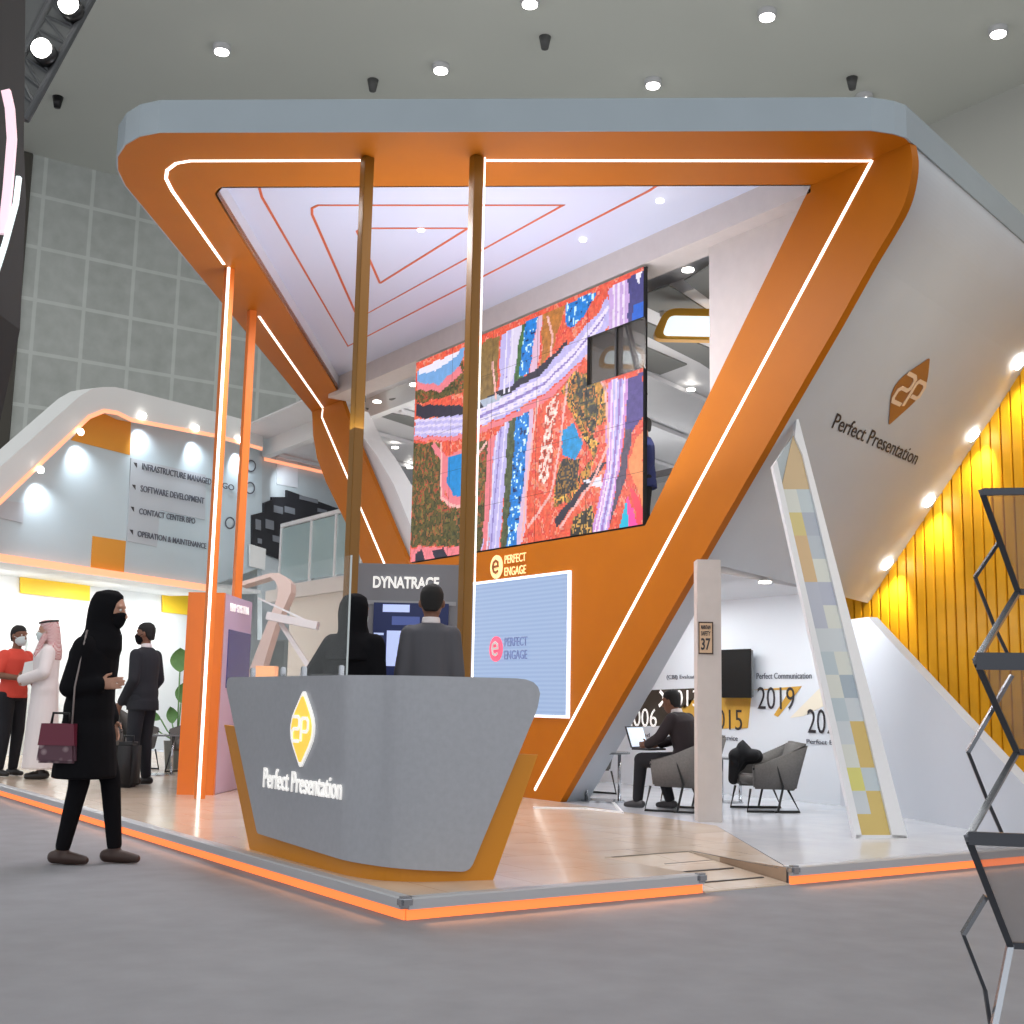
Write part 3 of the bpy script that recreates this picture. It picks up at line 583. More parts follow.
for s, bl_, br2, tl_ in (('INFRASTRUCTURE MANAGED', (142, 469.5), (211, 485), (142.4, 463)), ('GO', (222, 488), (234, 491), (222.3, 482)), ('SOFTWARE DEVELOPMENT', (140.5, 491.5), (204, 504), (140.8, 485)), ('CONTACT CENTER BPO', (139, 514), (195, 524), (139.3, 508)), ('OPERATION & MAINTENANCE', (137.5, 536.5), (206, 549), (137.8, 530.5))):
    textpx('lettering', s, bl_, br2, tl_, lambda x, y: oL(x, y, .02), TXTG, lw_, th=.006, bold=.01)
for x, y in ((135.5, 465), (134, 487), (132.5, 509), (131.5, 532)):
    PL('bullet', [(x-1.5, y-2.5), (x+1.6, y-2), (x+1.6, y+2.5)], TXTD, .02, .01)
for x, y in ((251, 466), (250, 488), (230, 523)):
    RB('icon_ring', [oL(x+4.5*math.cos(t), y+5.5*math.sin(t), .01) for t in [k*math.pi/8 for k in range(17)]], .025, nL, .004, TXTG, lw_)
for x, y in ((40, 470), (80, 432), (143, 416), (196, 428.5), (240, 440)):
    c = oL(x, y, .34); disc_lamp('spotlight', c, .05, nL, LAMP, lw_, .03); spot('wing_spot', oL(x, y+9, .16), oL(x+2, y+50, 0), 42, (.86, .93, 1), 110, 1)
# bright interior below the services wall
iw = mat('interior_white', (226, 230, 230), .6)
PL('interior_back_wall', [(-80, 545), (262, 575), (262, 760), (-80, 760)], iw, -2.2, .1)
bb = oL(-60, 548, -.05); cc = oL(262, 590, -.05)
P('interior_ceiling', [V((bb.x, bb.y, 2.93)), V((cc.x, cc.y, 2.93)), V((cc.x, cc.y, 2.93))-nL*2.5, V((bb.x, bb.y, 2.93))-nL*2.5], (0, 0, .06), iw, lw_)
PL('yellow_panel', [(21, 571), (90, 582), (90, 601), (21, 593)], YEL, -2.15, .03); PL('yellow_panel', [(163, 587), (190, 591), (189, 615), (163, 612)], YEL, -2.15, .03)
PL('grey_panel', [(28, 640), (60, 645), (52, 760), (20, 760)], mat('soft_grey_panel', (196, 202, 200), .6), -2.15, .03)
q = (bb+cc)/2-nL*1.2
for t in (.12, .4, .68, .95):
    p = bb.lerp(cc, t)-nL*1.1; area('wing_interior_light', (p.x, p.y, 2.86), (p.x, p.y, 0), 1.2, 1.0, 30, (.97, .99, 1))
    area('wing_interior_light', (p.x, p.y, 2.5), (p-nL*2+V((0, 0, -1.5))), 1.0, .4, 9, (.97, .99, 1))
# second services wall beyond the corner with the black graphics, and rear deck
rear = thing('rear_deck', 'raised rear deck with white roof fascia, beamed ceiling and beige wall below', 'deck', (5.45, 12, Z0))
oXB = lambda x, y, X=5.45: onX(x, y, X)
b2 = pL - nL*0; 
def PX(name, px, X, th, m, parent=rear): return P(name, [onX(x, y, X) for x, y in px], (th, 0, 0), m, parent)
PL('far_services_wall', [(262, 425), (262, 640), (480, 640), (480, 425)], mat('blue_grey_wall2', (186, 198, 204), .5), -.02, .1, rear)
B('roof_fascia', (5.45, 9.0, 5.36), (5.6, 15.1, 5.86), mat('wing_fascia', (0, 0, 0)), rear)
RB('glow_line', [oL(264, 459, .05), oL(340, 476, .05)], .06, nL, .01, MATS['peach_glow'], rear)
PL('pale_panel', [(277, 452), (298, 457), (298, 488), (277, 484)], mat('paler_panel', (206, 212, 220), .5), .0, .02, rear)
spot('far_wall_spot', oL(290, 462, .6), oL(292, 500, 0), 50, (.9, .95, 1), 70, .8)
bk_ = mat('black_graphic', (34, 36, 42), .5); gk = mat('grey_graphic', (120, 126, 134), .5)
gr = thing('wall_graphic', 'black stepped graphic of photo tiles on the far wall behind the glass balustrade', 'wall graphic', oL(280, 530))
PL('black_field', [(287, 490), (345, 511), (345, 560), (312, 580), (282, 568), (282, 560), (264, 553), (256, 545), (252, 545), (252, 515), (264, 512), (264, 503), (272, 500), (272, 497), (287, 497)], bk_, .03, .04, gr)
for r4 in ((300, 495, 18, 4), (318, 508, 9, 3.5), (266, 519, 8, 9), (256, 519, 5, 10), (274, 505, 9, 7), (292, 520, 8, 7), (273, 535, 8, 6), (296, 545, 7, 6), (258, 538, 4, 5), (285, 506, 10, 6)):
    x, y, w, h = r4; PL('photo_tile', [(x, y), (x+w, y+w*.26), (x+w, y+w*.26+h), (x, y+h)], gk, .045, .012, gr)
PL('white_block', [(250, 544), (266, 549), (265, 570), (250, 566)], iw, .05, .03, gr)
B('beige_wall', (5.45, 8.2, Z0), (5.6, 13.6, 2.75), mat('beige_wall', (206, 194, 182), .7), rear)
B('deck_edge', (5.36, 8.2, 2.72), (5.6, 14.0, 2.95), WHITE2, rear)
B('deck_slab', (5.6, 3.95, 2.75), (7.95, 15, 2.95), WHITE2, rear)
bs = thing('glass_balustrade', 'green tinted glass balustrade with white handrail, seen left of the front pole', 'balustrade', (5.45, 12, 2.95))
zr = 4.0; ys = [onX(282, 527, 5.45).y, 12.9, 12.0, 11.1, 10.2]
B('handrail', (5.42, 9.3, zr-.03), (5.48, ys[0], zr+.03), WHITE, bs)
for y in ys: B('post', (5.43, y-.025, 2.95), (5.47, y+.025, zr-.03), WHITE, bs)
for a, b in zip(ys, ys[1:]): B('glass_panel', (5.445, b+.03, 3.0), (5.455, a-.03, zr-.05), FROST, bs)
br_ = thing('glass_balustrade', 'frosted balustrade with dark handrail on the deck right of the video wall', 'balustrade', (7.2, 5, 2.95))
rl = onX(655, 477, 7.2); rr_ = onX(712, 459, 7.2)
B('handrail', (7.17, 3.6, 3.98), (7.23, 9, 4.05), mat('grey_rail', (110, 110, 114), .4, metal=.5), br_); B('glass_panel', (7.195, 3.6, 2.98), (7.205, 9, 3.9), mat('frost_panel', (176, 182, 184), .4, alpha=.8), br_)
for y in (4.2, 5.4, 6.6, 7.8): B('post', (7.18, y-.02, 2.95), (7.22, y+.02, 3.98), MATS['grey_rail'], br_)
# deck ceiling: dark grey recesses between white beams
RZ = 5.5
ceil2 = thing('deck_ceiling', 'white beamed ceiling with dark grey recessed panels behind the video wall', 'ceiling', (8, 8, RZ))
B('white_slab', (5.6, 2.0, RZ), (7.95, 22, RZ+.16), WHITE, ceil2); B('white_slab', (7.95, 5.3, RZ), (17, 22, RZ+.16), WHITE, ceil2)
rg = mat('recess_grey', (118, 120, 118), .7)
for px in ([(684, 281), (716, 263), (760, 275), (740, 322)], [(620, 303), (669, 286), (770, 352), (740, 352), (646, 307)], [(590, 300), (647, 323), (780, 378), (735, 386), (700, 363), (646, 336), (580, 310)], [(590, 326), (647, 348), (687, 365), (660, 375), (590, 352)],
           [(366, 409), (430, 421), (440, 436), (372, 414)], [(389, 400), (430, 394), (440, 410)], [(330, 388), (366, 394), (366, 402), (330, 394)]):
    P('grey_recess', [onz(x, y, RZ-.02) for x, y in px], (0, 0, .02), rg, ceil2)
dB = V((math.sin(math.radians(70)), math.cos(math.radians(70)), 0))
for k in range(9):
    a = V((5.8, 3.2+1.5*k, RZ-.05)); bm = bmesh.new(); bar(bm, a, a+dB*(10 if k > 1 else 2.2), .06, .06); obj('beam', bm, WHITE, ceil2)
for x, y in ((688, 269), (691, 389), (377, 401), (395, 447), (410, 467), (414, 384), (690, 443)):
    c = onz(x, y, RZ-.08); disc_lamp('downlight', c, .06, (0, 0, -1), LAMP, ceil2)
for x in (6.6, 9.5, 13):
    for y in (4, 8, 12): area('deck_light', (x, y, 5.35), (x, y, 0), 1, 1, 42)
    for y in (5, 10): area('deck_uplight', (x, y, 4.2), (x, y, 9), 1.5, 1.5, 22)
P('rear_wall', [(17, 0, 0), (17, 24, 0), (17, 24, 9), (17, 0, 9)], (.1, 0, 0), mat('rear_wall_white', (206, 208, 208), .6), ceil2)
for (x, y), ds in (((693, 324), 'yellow framed light box hanging right of the video wall'), ((622, 356), 'yellow framed light box seen through the missing module of the video wall')):
    c = onz(x, y, 5.2); t = thing('light_box', ds, 'light box', c, 'yellow framed light boxes')
    w, h = (.40, .42) if x > 650 else (.27, .3)
    pts = rounded([c-rt*w*1.15-UP*h*.42, c+rt*w*1.15-UP*h*.42, c+rt*w*.95+UP*h*.42, c-rt*w*.75+UP*h*.42], .14); P('frame', pts, vw*.12, mat('yellow_frame', (214, 156, 40), .5), t)
    pts = rounded([c-vw*.01-rt*w*.85-UP*h*.34, c-vw*.01+rt*w*.9-UP*h*.34, c-vw*.01+rt*w*.8+UP*h*.2, c-vw*.01-rt*w*.65+UP*h*.2], .07); P('diffuser', pts, -vw*.01, mat('light_box_glow', (226, 242, 246), emit=1.0), t)
# curved ribbon arch and white bar left of the middle
cr_ = thing('ribbon_arch', 'beige curved ribbon arch bending over to the left behind the counter', 'sculptural arch', atD(268, 660, 14))
D = 14.5; aD = lambda x, y, d=D: atD(x, y, d)
bm = bmesh.new(); prism(bm, [aD(x, y) for x, y in ((240, 582), (270, 573), (279, 573), (286, 577), (291, 583), (291, 592), (286, 603), (275, 627), (266, 656), (254, 700), (241, 700), (250, 668), (262, 636), (272, 611), (277, 598), (278, 588), (275, 581), (270, 577), (240, 586))], vw*.35)
obj('ribbon', bm, mat('beige_ribbon', (214, 194, 184), .5), cr_)
cr_['category'] = 'arch'
wbk = thing('white_bar_stand', 'white horizontal bar on thin slanting struts beside the ribbon arch', 'display bar', aD(290, 650, 13.5)); aE = lambda x, y: aD(x, y, 13.5)
bm = bmesh.new(); bar(bm, aE(268, 616), aE(318, 626), .2, .085); obj('bar', bm, WHITE, wbk)
bm = bmesh.new(); bar(bm, aE(280, 622), aE(312, 672), .05, .05); obj('strut', bm, WHITE, wbk); bm = bmesh.new(); bar(bm, aE(258, 598), aE(318, 626), .02, .02); obj('cable', bm, WHITE, wbk)
P('bar_foot', [V((aE(312, 672).x-.1, aE(312, 672).y-.1, Z0)), V((aE(312, 672).x+.1, aE(312, 672).y-.1, Z0)), V((aE(312, 672).x+.1, aE(312, 672).y+.1, Z0)), V((aE(312, 672).x-.1, aE(312, 672).y+.1, Z0))], (0, 0, aE(312, 672).z-Z0), WHITE, wbk)
B('orange_plinth', (0, 0, 0), (1, 1, 1), LINEO) if 0 else None
og_ = thing('glowing_plinth', 'small orange glowing plinth visible just above the counter at left', 'plinth', aD(267, 665, 13)); p = aD(267, 672, 13); bm = bmesh.new(); bxa(bm, (p.x, p.y, .75), (.2, .2, 1.3), rt, vw); obj('plinth_body', bm, mat('orange_glow_soft', (240, 170, 120), emit=.45), og_)
# ------------------------------------------------------------------ lounge on the right
XW = 7.0
tw = struct(B('wall_lounge', (XW, 3.3, Z0), (XW+.1, 11, 2.3), mat('lounge_wall_white', (214, 219, 226), .5)))
oW = lambda x, y: onX(x, y, XW-.004)
tl = thing('timeline_graphic', 'gold and black brush-stroke timeline of years printed on the lounge wall', 'wall graphic', oW(700, 710))
def PW(name, px, m, th=.003, o=0): return P(name, [onX(x, y, XW-.001-o) for x, y in px], (-th, 0, 0), m, tl)
blk = mat('black_print', (64, 56, 48), .5, nz=.2, nscale=4)
PW('black_stroke', [(628, 726), (652, 690), (700, 688), (690, 705), (660, 726)], blk); PW('gold_stroke', [(664, 726), (690, 700), (712, 700), (708, 727)], GOLD)
PW('gold_stroke', [(712, 696), (752, 690), (748, 728), (712, 729)], GOLD, .003, .001); PW('gold_stroke', [(752, 690), (802, 686), (790, 702), (778, 717), (774, 715), (790, 690)], GOLD, .003, .002)
PW('pale_stroke', [(790, 718), (828, 680), (824, 706), (804, 716)], mat('pale_gold', (226, 218, 200), .5))
for s, x0, x1, y0, y1, m in (('2006', 626, 657, 726, 708, TXTW), ('2013', 668, 699, 706, 690, TXTW), ('2015', 709, 742.5, 729, 709, TXTD), ('2019', 758, 795, 709, 687, TXTD), ('2020', 808, 846, 733, 709, TXTD),
                             ('Perfect Communication', 757, 812, 679, 673, TXTG), ('(CBI) Evaluation', 667, 702, 680, 675, TXTG), ('Service', 722, 738, 740, 735, TXTG), ('Perfect Engage', 807, 850, 745, 739, TXTG), ('Founded', 628, 650, 736, 732, TXTG)):
    a, b = oW(x0, y0), oW(x1, y0); zt = oW(x0, y1).z
    text('year_lettering' if s.isdigit() else 'caption_lettering', s, V((XW-.008, a.y, a.z)), (0, -1, 0), UP, abs(a.y-b.y), zt-a.z, m, tl, th=.004, bold=-.005 if s.isdigit() else 0)
RB('letter_curve', [onX(x, y, XW-.01) for x, y in [(660, 691), (664, 696), (663, 702), (659, 706)]], .04, nX, .003, TXTW, tl)
tv = thing('wall_television', 'dark wall-mounted television beside the white column', 'television', oW(738, 672))
a = onX(714, 650, XW-.14); b = onX(751, 698, XW-.14)
P('screen', [V((XW-.14, a.y, b.z)), V((XW-.14, b.y, b.z)), V((XW-.14, b.y, a.z)), V((XW-.14, a.y, a.z))], (.012, 0, 0), mat('tv_screen', (20, 20, 20), .6, spec=.2), tv)
e = -.012; P('bezel', [V((XW-.128, a.y+e, b.z-e)), V((XW-.128, b.y-e, b.z-e)), V((XW-.128, b.y-e, a.z+e)), V((XW-.128, a.y+e, a.z+e))], (.045, 0, 0), mat('tv_bezel', (120, 122, 124), .4), tv, .004)
bm = bmesh.new(); cy, cz = (a.y+b.y)/2, (a.z+b.z)/2; bxa(bm, (XW-.045, cy, cz), (.09, .3, .3)); obj('wall_bracket', bm, DARK, tv)
# lounge ceiling downlights
for x, y in ((765, 581), (725, 603)):
    c = onz(x, y, 2.3); t = thing('soffit_downlight', 'round downlight in the entrance soffit, ' + ('nearer the slanted pylon' if x == 765 else 'beside the white column'), 'ceiling light', c, 'entrance soffit downlights'); disc_lamp('lens', c, .06, (0, 0, -1), LAMP, t); disc_lamp('trim_ring', c+V((0, 0, .004)), .08, (0, 0, -1), WHITE, t, .008)
for x, y in ((5.6, 3.6), (6.2, 5.2), (5.4, 6.8), (6.2, 2.9)): area('lounge_light', (x, y, 2.26), (x, y, 0), .5, .5, 16, (.95, .98, 1))
area('lounge_light', (5.4, 4.6, 2.2), (7, 4.6, 1.3), 1.5, .3, 14, (.95, .98, 1))
# column with stand number sign
colm = thing('white_column', 'white square column in the entrance carrying the number sign', 'column', (4.75, 2.6, Z0))
ca = onz(698, 822, Z0); cb = V((ca.x, ca.y, 0)); cw = .215
bm = bmesh.new(); a = V((ca.x, ca.y, Z0)); wx = (atD(722, 700, (ca-CAM).dot(vw))-atD(698, 700, (ca-CAM).dot(vw))).length
prism(bm, [a, a+rt*wx, a+rt*wx+vw*.2, a+vw*.2], UP*(2.35-Z0)); obj('shaft', bm, WHITE2, colm)
sn = thing('number_sign', 'small cream sign with dark frame reading 37 on the white column', 'sign', a+UP*1.2)
oC = lambda x, y, o=0.: onP(x, y, a-vw*o, vw)
def rc(name, x0, y0, x1, y1, m, o, th): p, q = oC(x0, y1, o), oC(x1, y0, o); w = (q-p).dot(rt); h = q.z-p.z; return P(name, [p, p+rt*w, p+rt*w+UP*h, p+UP*h], -vw*th, m, sn)
rc('sign_frame', 698.5, 622, 713, 654, mat('sign_dark', (70, 48, 40), .5), .001, .01); rc('sign_face', 699.6, 623.3, 711.9, 652.7, mat('sign_cream', (214, 180, 146), .5), .012, .003)
for s, y0, y1 in (('37', 650, 638), ('MAINTAIN', 629, 625), ('SAFETY', 635.5, 631)):
    p, q = oC(701, y0, .016), oC(710.5, y0, .016); text('sign_lettering', s, p, rt, UP, (q-p).length, oC(701, y1, .016).z-p.z, TXTD, sn, th=.003, bold=.02)
# tilted patterned pylon
py_ = thing('slanted_pylon', 'slanted white framed glass pylon with pastel and gold square pattern', 'pylon', onz(880, 838, Z0))
q0, q1 = onz(857, 839, Z0), onz(906, 838, Z0); ap = on1(797, 430)-V((.05, .12, .05)); pn = (q1-q0).cross(ap-q0).normalized(); pn = pn if pn.dot(CAM-q0) > 0 else -pn
oQ = lambda x, y, o=0.: onP(x, y, q0+pn*o, pn)
def PQ(name, px, m, o, th): return P(name, [oQ(x, y, o) for x, y in px], -pn*th, m, py_)
PQ('glass_core', [(797, 430), (773, 466), (858, 838), (893, 838)], mat('pastel_glass', (184, 196, 202), .3, alpha=.8), -.03, .04)
fm = mat('pylon_frame_white', (226, 228, 232), .4)
PQ('left_frame', [(773, 466), (777, 460), (862, 836), (856, 839)], fm, .0, .04); PQ('right_frame', [(797, 430), (801, 446), (893, 838), (907, 838)], fm, .02, .1) if 0 else None
PQ('right_frame', [(797, 413), (795, 437), (803, 455), (893, 839), (908, 839)], fm, .0, .04); PQ('bottom_frame', [(856, 835), (905, 835), (908, 839), (857, 839)], fm, .0, .04)
rng = random.Random(3); ov = {(0, 0): (200, 176, 138), (0, 1): (200, 176, 138), (2, 0): (206, 192, 130), (1, 1): (186, 198, 204), (2, 1): (166, 174, 188), (3, 1): (176, 186, 196), (3, 0): (204, 174, 132), (4, 0): (204, 174, 132), (5, 0): (176, 182, 198), (5, 1): (172, 178, 196), (6, 0): (176, 182, 198), (9, 1): (160, 174, 186), (11, 1): (206, 180, 110), (12, 1): (206, 180, 110), (13, 0): (210, 206, 120), (14, 1): (206, 182, 110), (15, 0): (206, 182, 110), (15, 1): (206, 182, 110)}
ys_ = [436]+[466+23.2*k for k in range(1, 16)]+[837]
def edges(y):
    l = 775+(y-462)/(837-462)*(860-775) if y > 462 else 797-(y-430)*.66; r_ = 799+(y-437)/(838-437)*(893-799); return l, max(r_, l+.5)
pal = [(188, 200, 206), (196, 204, 210), (204, 212, 216), (180, 194, 202), (208, 212, 206)]
for r0 in range(16):
    ya_, yb_ = ys_[r0], ys_[r0+1]; (la, ra), (lb, rb2) = edges(ya_), edges(yb_); f_ = .5
    for c0 in range(2):
        rgb = ov.get((r0, c0), pal[rng.randrange(5)])
        xa0, xa1 = (la, la+(ra-la)*f_) if c0 == 0 else (la+(ra-la)*f_, ra); xb0, xb1 = (lb, lb+(rb2-lb)*f_) if c0 == 0 else (lb+(rb2-lb)*f_, rb2)
        PQ('coloured_square', [(xa0, ya_), (xa1, ya_), (xb1, yb_), (xb0, yb_)], mat('square_%d_%d_%d' % rgb, rgb, .4), -.02, .008)
# low white wall and slat wall
lw0, lw1 = V((6.423, 2.04, Z0)), V((5.99, 1.056, Z0)); dd = (lw1-lw0).normalized(); nW = V((dd.y, -dd.x, 0)); nW = nW if nW.dot(CAM-lw0) > 0 else -nW
oV = lambda x, y: onP(x, y, lw0, nW)
q = [lw0-dd*1.35, lw0+dd*2.0]
_a, _b = oV(868, 617), oV(1024, 785); _t = (q[1]-_a).dot(dd)/(_b-_a).dot(dd); _e = _a.lerp(_b, _t); _e.z = max(_e.z, Z0+.03)
low_w = [q[0], q[1], _e, _a, oV(846, 617)]
low_w[4] = V((q[0].x, q[0].y, low_w[3].z))
tag(P('low_partition', low_w, -nW*.1, mat('partition_white', (196, 200, 208), .5)), 'low white partition with a diagonal top edge, in front of the yellow slats', 'partition')
sl = thing('slat_wall', 'yellow vertical slat wall lit from above at the right', 'slat wall', (XE, 2, Z0))
sy = mat('yellow_slat', (226, 164, 22), .45, nz=.06, nscale=5); wd = mat('light_wood_slat', (206, 152, 92), .45, nz=.08, nscale=6)
B('backing_board', (XE+.03, -4.5, Z0), (XE+.1, 5.2, 5.8), mat('slat_backing', (150, 104, 20), .6), sl)
y = 5.0; 
while y > -4.0:
    B('slat', (XE-.01, y-.105, Z0), (XE+.03, y, 5.7), sy if y > .75 else wd, sl, .006); y -= .122
area('slat_fill', (5.2, -1.0, 3.4), (8, .8, 3.2), 1.5, 1.5, 30, (1, .93, .75))
def capsule(bm, a, b, ra, rb):
    a, b = V(a), V(b); d = b-a; L = d.length
    if L < 1e-5: icos(bm, a, ra); return
    d /= L; s = d.cross(UP) if abs(d.z) < .9 else d.cross(V((1, 0, 0))); s.normalize(); t = d.cross(s); rings = []
    for j in range(5): an = -math.pi/2+j*math.pi/8 if j < 4 else 0; rings.append((a+d*ra*math.sin(an), ra*max(.02, math.cos(an))))
    for j in range(0, 5): an = j*math.pi/8; rings.append((b+d*rb*math.sin(an), rb*max(.02, math.cos(an))))
    R = [[bm.verts.new(c+(s*math.cos(k*math.pi/6)+t*math.sin(k*math.pi/6))*r) for k in range(12)] for c, r in rings]
    for p, q in zip(R, R[1:]):
        for k in range(12): bm.faces.new((p[k], p[(k+1) % 12], q[(k+1) % 12], q[k]))
    bm.faces.new(R[0][::-1]); bm.faces.new(R[-1])
def loft(bm, secs, n=20):
    """secs: (centre, rx, ry, xdir, ydir)"""
    R = [[bm.verts.new(V(c)+xd*rx*math.cos(k*2*math.pi/n)+yd*ry*math.sin(k*2*math.pi/n)) for k in range(n)] for c, rx, ry, xd, yd in secs]
    for p, q in zip(R, R[1:]):
        for k in range(n): bm.faces.new((p[k], p[(k+1) % n], q[(k+1) % n], q[k]))
    bm.faces.new(R[0][::-1]); bm.faces.new(R[-1])
def weld(name, bm, m, parent, vox=.012, sm=4):
    bmesh.ops.recalc_face_normals(bm, faces=bm.faces[:]); me = bpy.data.meshes.new(name); bm.to_mesh(me); bm.free(); o = bpy.data.objects.new('t', me); COL.objects.link(o)
    r = o.modifiers.new('r', 'REMESH'); r.mode = 'VOXEL'; r.voxel_size = vox; s_ = o.modifiers.new('s', 'SMOOTH'); s_.factor = .5; s_.iterations = sm
    dg = bpy.context.evaluated_depsgraph_get(); dg.update(); m2 = bpy.data.meshes.new_from_object(o.evaluated_get(dg)); bpy.data.objects.remove(o); return link(name, m2, m, parent, True)
# ------------------------------------------------------------------ furniture
uph = mat('grey_upholstery', (104, 101, 99), .85, nz=.1, nscale=60)
def armchair(c, face, label, parent_label, sc=.94, grp='grey lounge armchairs'):
    """lounge chair with winged back on black wire base; face = direction it faces"""
    f = V(face).normalized(); s = V((f.y, -f.x, 0)); c = V(c); dp = .86; t = thing('lounge_armchair', label, 'armchair', c, grp); q = lambda x, y, z: c+(s*x+f*y*dp)*sc+UP*z*sc
    def shell(name, prof, th, off):
        bm = bmesh.new(); prism(bm, [q(*p) for p in prof], off); bmesh.ops.bevel(bm, geom=bm.edges[:], offset=.02, segments=3, affect='EDGES'); return obj(name, bm, uph, t, True)
    shell('seat', [(-.27, -.22, .27), (.27, -.22, .27), (.27, .3, .30), (-.27, .3, .30)], 0, UP*.13*sc)
    shell('backrest', [(-.29, -.20, .25), (.29, -.20, .25), (.27, -.40, .82), (-.27, -.40, .80)], 0, -f*.10*sc)
    for k in (-1, 1):
        bm = bmesh.new(); prism(bm, [q(k*.28, -.30, .26), q(k*.28, .30, .27), q(k*.33, .33, .55), q(k*.33, .02, .60), q(k*.29, -.46, .80)], s*k*.06*sc); bmesh.ops.bevel(bm, geom=bm.edges[:], offset=.015, segments=2, affect='EDGES'); obj('armrest', bm, uph, t, True)
        bm = bmesh.new(); tube(bm, [q(k*.36, .33, .50), q(k*.36, .0, .58), q(k*.36, -.10, .30), q(k*.36, -.02, .01), q(k*.36, .02, .01)], .012, 8); obj('side_frame', bm, BLACK, t, True)
        bm = bmesh.new(); tube(bm, [q(k*.30, .34, .27), q(k*.33, .40, .012), q(k*.33, -.34, .012), q(k*.28, -.20, .26)], .012, 8); obj('leg', bm, BLACK, t, True)
    return t, q
gpos = onz(768, 812, Z0); gpos = V((5.78, 3.16, Z0)); ar, qa = armchair(gpos, -rt*.99-vw*.12, 'grey armchair with a black jacket over its arm, right of the column', 0, .80)
bm = bmesh.new(); side = 1
loft(bm, [(qa(side*.31, .10, .66), .05, .10, rt, vw), (qa(side*.31, .22, .68), .12, .10, UP, vw), (qa(side*.31, .30, .60), .14, .09, UP, vw)], 12)
capsule(bm, qa(.34, .02, .62), qa(.34, .30, .62), .075, .085); capsule(bm, qa(.36, .30, .60), qa(.37, .34, .34), .075, .055); capsule(bm, qa(.36, .22, .60), qa(.38, .25, .40), .07, .05); capsule(bm, qa(.20, .1, .64), qa(.30, .28, .64), .06, .06)
jk = weld('draped_jacket', bm, mat('black_cloth', (26, 26, 30), .9), None, .012, 6); tag(jk, 'black jacket draped over the arm of the right grey armchair', 'jacket')
sp = onz(664, 815, Z0); sp = V((4.94, 3.46, Z0)); 
ar2, qb = armchair(sp+rt*.03, -rt*.93+vw*.36, 'grey armchair the man with the laptop sits in, left of the column', 0, .86)
def small_table(c, label, top=.5, r=.2):
    c = V(c); t = thing('side_table', label, 'side table', c, 'chrome side tables'); bm = bmesh.new(); tube(bm, [c+UP*(top-.02), c+UP*top], r, 24); obj('table_top', bm, mat('table_glass', (120, 124, 128), .1), t)
    for k in (-1, 1): bm = bmesh.new(); tube(bm, [c+rt*k*r*.6+UP*(top-.02), c+rt*k*r*.6, ], .018, 10); obj('leg', bm, CHROME, t, True)
    bm = bmesh.new(); tube(bm, [c, c+UP*.015], r*.8, 24); obj('base', bm, CHROME, t)
small_table(onz(727, 806, Z0)+V((.35, .3, 0)), 'small chrome side table just right of the white column', .46, .16)
small_table((4.92, 4.6, Z0), 'low glass side table in front of the seated man', .5, .28)
# dark chair further left in the lounge
ar3, qc = armchair((5.3, 5.55, Z0), rt*.7-vw*.6, 'dark armchair half hidden behind the orange leg base', 0)
t = thing('bag', 'black bag standing on the low table at the orange leg base', 'bag', (4.95, 4.7, .6)); c = V((4.92, 4.62, Z0+.5)); bm = bmesh.new(); prism(bm, [c-rt*.17, c+rt*.15, c+rt*.10+UP*.27, c-rt*.08+UP*.27], vw*.12); bmesh.ops.bevel(bm, geom=bm.edges[:], offset=.02, segments=2, affect='EDGES'); obj('bag_body', bm, BLACK, t, True)
bm = bmesh.new(); tube(bm, [c+vw*.06+rt*(.06*math.cos(a))+UP*(.265+.06*math.sin(a)) for a in [k*math.pi/8 for k in range(9)]], .008, 6); obj('handle', bm, BLACK, t, True)
bm = bmesh.new(); 
RB('floor_trim', [onz(533, 808, Z0), onz(585, 809, Z0), onz(622, 813, Z0), onz(612, 802, Z0)], .035, (0, 0, 1), .012, mat('white_trim', (240, 240, 242), .4), plat)
# left lounge: sofa and plant, bag
pl = V(onz(180, 765, Z0)); pl = atD(176, 760, 17.2); pl.z = Z0
pp = thing('potted_plant', 'leafy green plant in a glass pot left of the orange kiosk side', 'plant', pl)
bm = bmesh.new(); tube(bm, [pl, pl+UP*.38], [.14, .18], 16); obj('pot', bm, mat('pot_grey', (120, 124, 120), .3), pp)
lf = mat('leaf_green', (104, 150, 86), .5, nz=.15, nscale=12)
for k, (ax, az, ln, w) in enumerate(((-.02, 1.42, .34, .15), (.12, .98, .30, .08), (.02, 1.0, .28, .11), (-.24, .78, .26, .06), (-.34, .68, .22, .05), (.26, .72, .3, .05), (-.08, .72, .24, .08))):
    base = pl+UP*.36; tip0 = pl+rt*ax+UP*(az-.12); T('stem', [base, (base+tip0)/2+rt*ax*.1, tip0], .01, lf, pp, 6)
    d = (rt*ax*1.2+UP*(.5 if ax > -.2 else .1)).normalized(); s = d.cross(vw).normalized(); bm = bmesh.new(); ctr = [tip0+d*ln*j/8 + vw*(.05*math.sin(j/8*3)) for j in range(9)]
    Lv = [bm.verts.new(c_+s*w*math.sin(math.pi*(j/8))**.8) for j, c_ in enumerate(ctr)]; Rv = [bm.verts.new(c_-s*w*math.sin(math.pi*(j/8))**.8) for j, c_ in enumerate(ctr)]; Mv = [bm.verts.new(c_+vw*.02) for c_ in ctr]
    for j in range(8): bm.faces.new((Lv[j], Lv[j+1], Mv[j+1], Mv[j])); bm.faces.new((Mv[j], Mv[j+1], Rv[j+1], Rv[j]))
    bmesh.ops.remove_doubles(bm, verts=bm.verts[:], dist=.0005); obj('leaf', bm, lf, pp, True)
sf = atD(196, 760, 16.5); sf.z = Z0; armchair(sf+rt*.1, -rt*.5-vw*.8, 'dark brown armchair behind the orange kiosk side, right of the plant', 0, 1.0)
